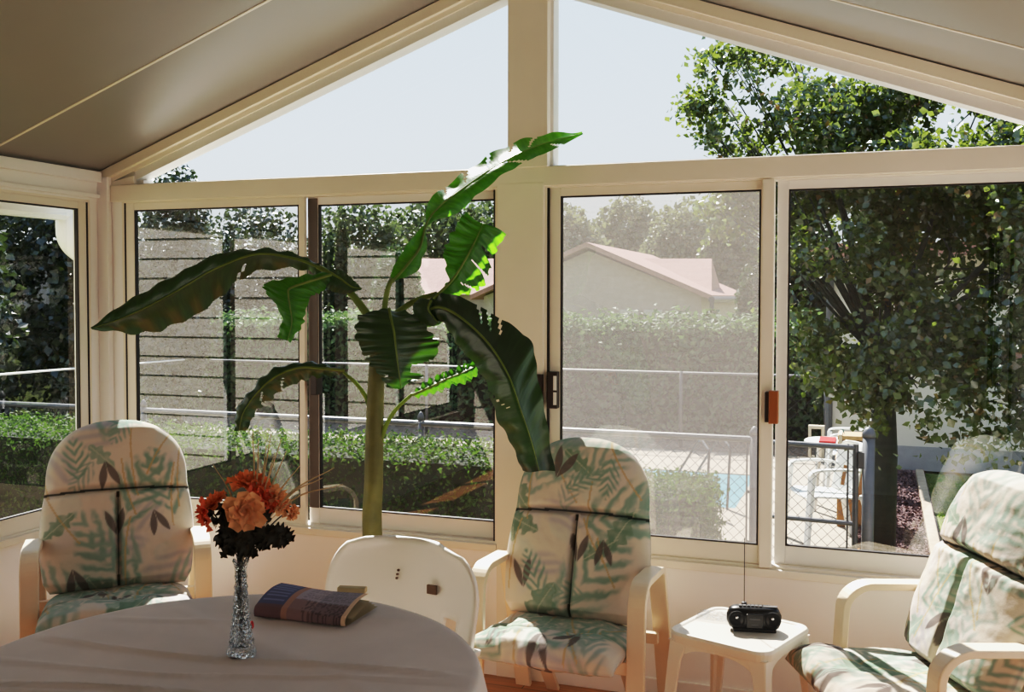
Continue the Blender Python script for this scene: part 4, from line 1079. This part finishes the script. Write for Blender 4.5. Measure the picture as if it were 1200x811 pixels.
# dried grass
def drystalk(px, py, d, label, mid):
    e = at(px, py, VD+d); t = thing('dried_grass', label, 'dried grass', tuple(foot), group='dried grass stalks in the vase')
    E_ = e-foot; m_ = at(mid[0], mid[1], VD+d*.4)-foot
    pth = [Vector(p) for p in spline([(0, 0, 0), tuple(mouth-foot), tuple(m_), tuple(E_)], 22)]
    MB().tube([tuple(p) for p in pth[:19]], .0009, 5).build('stalk', 'straw', t)
    n = len(pth); MB().tube([tuple(p) for p in pth[14:]], [.0011]+[.0022-.0002*k for k in range(n-15)], 6).build('grass_head', 'straw', t)
for px, py, mid in ((303, 515, (300, 570)), (312, 522, (305, 575)), (318, 508, (306, 572)), (330, 514, (310, 575)), (336, 528, (314, 580)), (352, 545, (322, 585)), (378, 560, (335, 585)), (392, 548, (335, 583)), (402, 568, (340, 588)), (296, 505, (297, 570)), (250, 545, (272, 585)), (322, 530, (309, 577))):
    drystalk(px, py, random.uniform(.0, .06), 'thin tan dried grass stalk fanning up from the bouquet', mid)

# ================================================================== BANANA PLANT
bx, by = -.235, -.80
bp = thing('banana_plant', 'tall potted banana plant with broad arching leaves in front of the windows', 'plant', (bx, by, 0))
O = Vector((bx, by, 0))
mb = MB().lathe([(.10, 0), (.125, .02), (.15, .24), (.162, .245), (.162, .28), (.145, .28), (.138, .25), (.02, .245)], n=32); mb.build('pot', 'pot', bp, smooth=False)
MB().lathe([(.137, .235), (.08, .252), (.01, .256)], n=24).build('soil', 'soil', bp)
TD = (Vector((bx, by, .9))-Vector(CAMP)).dot(Vector(cf))
def A(px, py, d): return at(px, py, TD+d)-O
stem = [Vector((0, 0, .2))]+[A(437, 640, 0), A(438, 560, .0), A(439, 500, 0), A(441, 440, 0), A(443, 395, 0), A(444, 370, .0)]
MB().tube([tuple(Vector(p)) for p in spline([tuple(v) for v in stem], 40)], [.034-.013*(k/40)**1.5 for k in range(41)], 16).build('trunk', 'trunk', bp, smooth=True)
def ragged(k, u, amp): return amp*(abs(math.sin(u*37+k))**6*.6+.4*max(0, wob((u*13, k, 0), 1)))
def banana_leaf(ea, mid, eb, n=70, nv=7, tear=.0, seed=0, ripple=.006, rib=.0055, cuts=(), m='banana'):
    E1 = [Vector(p) for p in spline([tuple(A(*p)) for p in ea], n)]; E2 = [Vector(p) for p in spline([tuple(A(*p)) for p in eb], n)]
    Mi = [Vector(p) for p in spline([tuple(A(*p)) for p in mid], n)]
    vs = []; uvs = []
    for i in range(n+1):
        u = i/n
        for k in range(2*nv+1):
            e, t = (E1[i], (nv-k)/nv) if k < nv else (E2[i], (k-nv)/nv)
            sh = 1-ragged(seed+(1 if k < nv else 5), u, tear)*(t**2)
            p = Mi[i].lerp(e, t*sh)
            nrm = (e-Mi[i]).cross(Mi[min(n, i+1)]-Mi[max(0, i-1)])
            nrm = nrm.normalized() if nrm.length > 1e-9 else Vector((0, 0, 1))
            p = p+nrm*(ripple*t*math.sin(u*60+seed+t*2)+ripple*1.5*t*wob((u*7, t, seed), 1)+.010*math.sin(t*PI)*min(1, (e-Mi[i]).length/.06))
            vs.append(tuple(p)); uvs.append((u, k/(2*nv)))
    w = 2*nv+1; fs = []
    for i in range(n):
        for k in range(2*nv):
            u = i/n; side_ = 0 if k < nv else 1; t = abs(k+.5-nv)/nv
            if any(sd == side_ and abs(u-(cu_+sl*t)) < wd*t and t > t0 for cu_, sd, wd, sl, t0 in cuts): continue
            fs.append((i*w+k, i*w+k+1, (i+1)*w+k+1, (i+1)*w+k))
    me = bpy.data.meshes.new('leaf'); me.from_pydata(vs, [], fs); me.update()
    ul = me.uv_layers.new(name='UVMap'); li = np.zeros(len(me.loops), np.int32); me.loops.foreach_get('vertex_index', li)
    ul.data.foreach_set('uv', np.array(uvs, np.float32)[li].ravel())
    lf = link('leaf', me, M[m], bp, smooth=True)
    MB().tube([tuple(p) for p in Mi], [rib*(1-.85*k/n) for k in range(n+1)], 7).build('midrib', 'petiole', lf, smooth=True)
    return lf
def petiole(pts, r0=.015, r1=.009):
    P = spline([tuple(A(*p)) for p in pts], 20); MB().tube([tuple(p) for p in P], [r0+(r1-r0)*k/20 for k in range(21)], 9).build('leaf_stalk', 'petiole', bp, smooth=True)
# 1 long arching leaf to the left
petiole([(443, 390, 0), (428, 365, .01), (408, 340, .03), (388, 322, .05), (372, 312, .06)])
banana_leaf([(372, 308, .06), (345, 297, .06), (300, 291, .05), (250, 300, .02), (200, 325, -.03), (150, 352, -.08), (106, 384, -.14)],
            [(376, 314, .05), (345, 303, .05), (300, 298, .03), (250, 316, .0), (200, 345, -.05), (150, 370, -.10), (107, 385, -.14)],
            [(374, 322, .07), (345, 315, .12), (290, 322, .14), (252, 355, .12), (215, 377, .08), (165, 391, .0), (108, 386, -.14)], seed=1, tear=.08, cuts=((.33, 1, .010, .05, .25),))
# 2 short broken leaf hanging below its base
banana_leaf([(388, 318, .0), (360, 322, -.02), (325, 328, -.04), (308, 333, -.05), (312, 342, -.05), (330, 372, -.05), (325, 395, -.06)],
            [(388, 322, -.01), (362, 330, -.05), (340, 338, -.07), (338, 346, -.08), (340, 360, -.08), (342, 378, -.08), (337, 399, -.08)],
            [(386, 330, .0), (378, 342, .0), (368, 346, -.01), (362, 352, -.01), (358, 370, -.02), (352, 385, -.03), (340, 402, -.08)], seed=2, tear=.1, ripple=.004, m='bananathin')
banana_leaf([(388, 314, .0), (402, 318, .0), (416, 330, .0), (424, 338, .0)], [(384, 318, .0), (398, 326, .0), (412, 336, .0), (424, 338, .0)], [(378, 330, .02), (388, 341, .02), (404, 344, .02), (423, 340, .0)], n=30, seed=3, ripple=.003)
# 3 upright leaf reaching to the upper right over the post
petiole([(446, 392, 0), (450, 365, .0), (454, 340, -.01), (460, 326, -.01)], .011, .007)
banana_leaf([(452, 334, 0.00), (463, 308, 0.05), (482, 280, 0.11), (497, 262, 0.17), (502, 236, 0.24), (522, 219, 0.35), (560, 189, 0.44), (600, 168, 0.50), (640, 157, 0.53), (682, 154, 0.54)],
            [(460, 330, -0.01), (476, 312, 0.04), (492, 290, 0.11), (500, 262, 0.16), (514, 243, 0.22), (538, 224, 0.29), (574, 199, 0.35), (610, 179, 0.41), (645, 166, 0.46), (683, 156, 0.52)],
            [(466, 328, 0.00), (488, 318, 0.09), (499, 296, 0.15), (502, 263, 0.18), (536, 250, 0.26), (556, 232, 0.29), (592, 204, 0.35), (620, 188, 0.41), (650, 175, 0.46), (682, 158, 0.52)], n=260, seed=4, tear=.10, ripple=.005, m='bananathin',
            cuts=tuple((.50+.075*k, 0, .006+.004*abs(math.sin(k*3)), .05, .2+.3*abs(math.sin(k*1.7))) for k in range(5))+((.70, 1, .012, .06, .2), (.86, 1, .012, .06, .3)))
# 4 upright bright folded leaf
petiole([(446, 384, 0), (466, 366, .02), (488, 352, .02), (512, 344, .0)], .012, .008)
banana_leaf([(508, 350, .02), (524, 330, .03), (519, 296, .05), (522, 288, .06), (536, 260, .06), (545, 248, .05)],
            [(508, 350, -.02), (530, 328, -.03), (545, 305, -.03), (553, 290, -.02), (560, 276, .0), (566, 262, .02)],
            [(515, 352, .0), (545, 345, .04), (566, 336, .07), (574, 318, .08), (578, 300, .08), (594, 274, .06)], n=120, seed=5, tear=.1, ripple=.006, m='bananathin',
            cuts=((.45, 1, .03, .05, .2), (.72, 1, .05, .0, .25), (.2, 1, .012, .1, .2)))
# 5 huge leaf hanging down on the right
banana_leaf([(496, 362, .0), (512, 344, -.02), (545, 350, -.05), (585, 372, -.10), (622, 400, -.14), (630, 440, -.16), (640, 490, -.17), (650, 552, -.16)],
            [(497, 366, .0), (515, 360, -.04), (540, 372, -.09), (572, 402, -.16), (596, 440, -.21), (610, 480, -.22), (622, 515, -.21), (632, 552, -.19)],
            [(500, 372, .0), (518, 378, -.02), (532, 398, -.05), (548, 418, -.08), (568, 446, -.12), (582, 490, -.14), (600, 522, -.15), (612, 552, -.16)], n=240, seed=6, tear=.03, ripple=.004, m='bananafold',
            cuts=((.73, 1, .006, -.12, .25), (.40, 0, .008, -.06, .45), (.44, 0, .010, -.06, .40), (.49, 0, .007, -.06, .5)))
banana_leaf([(490, 350, .0), (484, 360, -.01), (488, 376, -.02), (500, 383, -.02)], [(505, 352, -.02), (502, 362, -.03), (508, 372, -.03), (515, 380, -.02)], [(520, 350, .0), (525, 360, .0), (522, 370, .0), (520, 376, .0)], n=24, seed=7, ripple=.003)
# 6 drooping front leaf
banana_leaf([(440, 366, -.03), (420, 370, -.04), (416, 392, -.05), (424, 414, -.06), (432, 426, -.06), (444, 440, -.06), (452, 452, -.06)],
            [(456, 362, -.04), (458, 372, -.07), (462, 390, -.09), (464, 408, -.10), (466, 425, -.10), (468, 440, -.10), (470, 456, -.09)],
            [(474, 364, -.03), (492, 374, -.04), (508, 392, -.05), (516, 402, -.05), (508, 426, -.05), (496, 442, -.06), (486, 446, -.07)], n=60, seed=8, tear=.12, ripple=.007,
            cuts=((.75, 1, .09, -.05, .45), (.5, 0, .02, .05, .6), (.80, 0, .02, .05, .4), (.9, 1, .02, 0, .4)))
# 7 lower left leaf
petiole([(436, 488, 0), (430, 468, .0), (418, 450, .0), (402, 436, .0)], .009, .005)
banana_leaf([(406, 432, .0), (380, 427, .0), (352, 424, .0), (318, 434, .0), (290, 460, .0), (276, 485, .0), (275, 504, .0)],
            [(404, 434, -.01), (378, 432, -.02), (350, 431, -.03), (322, 442, -.03), (300, 462, -.03), (285, 484, -.02), (280, 505, .0)],
            [(404, 437, .01), (380, 442, .02), (356, 446, .04), (336, 456, .04), (314, 470, .04), (298, 488, .03), (288, 506, .02)], n=60, seed=9, tear=.25, ripple=.005, cuts=((.42, 1, .01, .1, .2), (.6, 1, .01, .1, .3)))
# 8 lower right leaf, torn into strips
petiole([(444, 525, 0), (452, 500, -.01), (464, 480, -.02), (484, 461, -.03)], .009, .005)
banana_leaf([(482, 461, -.03), (500, 446, -.02), (520, 436, -.01), (540, 428, .0), (562, 422, .01)], [(484, 463, -.04), (504, 454, -.04), (524, 444, -.03), (544, 436, -.02), (563, 426, .0)],
            [(487, 466, -.02), (508, 461, .01), (530, 452, .03), (550, 447, .04), (564, 432, .03)], n=160, seed=10, tear=.15, ripple=.006, m='bananamid', cuts=tuple((.25+.16*k, 0, .012, .1, .3) for k in range(4))+tuple((.3+.2*k, 1, .02, .1, .25) for k in range(3)))

# ================================================================== LIGHT
sd_ = Vector((.534, -.845, 0)).normalized(); el = math.radians(47.5)
sv = Vector((sd_.x*math.cos(el), sd_.y*math.cos(el), -math.sin(el)))
sl = bpy.data.lights.new('sun', 'SUN'); sl.energy = 9.0; sl.angle = .0093; sl.color = (1, .965, .91)
so = bpy.data.objects.new('sun', sl); COL.objects.link(so); so.rotation_euler = sv.to_track_quat('-Z', 'Y').to_euler(); so.location = (-6, 8, 12)
wd = bpy.data.worlds.new('sky'); S.world = wd; wd.use_nodes = True; nt = wd.node_tree; nt.nodes.clear()
out = nt.nodes.new('ShaderNodeOutputWorld'); bg = nt.nodes.new('ShaderNodeBackground'); L(nt, bg.outputs[0], out.inputs[0])
tc = nt.nodes.new('ShaderNodeTexCoord'); sp = nt.nodes.new('ShaderNodeSeparateXYZ'); L(nt, tc.outputs['Generated'], sp.inputs[0])
L(nt, ramp_(nt, sp.outputs['Z'], [(0, (.56, .59, .61)), (.15, (.55, .62, .69)), (.4, (.46, .58, .70)), (1, (.30, .50, .85))]), bg.inputs[0])
bg.inputs[1].default_value = 1.0
S.view_settings.view_transform = 'Standard'; S.view_settings.look = 'None'; S.view_settings.exposure = 0.0; S.view_settings.gamma = 1.0
S.view_settings.use_curve_mapping = True      # film-like shoulder
cmap = S.view_settings.curve_mapping; cmap.use_clip = False; cmap.extend = 'HORIZONTAL'
cc = cmap.curves[3]
CP = [(0, 0), (.02, .021), (.06, .092), (.15, .315), (.3, .55), (.6, .79), (1, .93), (1.8, 1.0)]
cc.points[0].location = CP[0]; cc.points[1].location = CP[-1]
for p_ in CP[1:-1]: cc.points.new(*p_)
for p_ in cc.points: p_.handle_type = 'AUTO_CLAMPED'
cmap.update()
cy = S.cycles
cy.use_denoising = True
cy.max_bounces = 12; cy.diffuse_bounces = 6; cy.glossy_bounces = 4; cy.transmission_bounces = 8; cy.transparent_max_bounces = 24
cy.sample_clamp_indirect = 8; cy.caustics_reflective = False; cy.caustics_refractive = False; cy.blur_glossy = .5
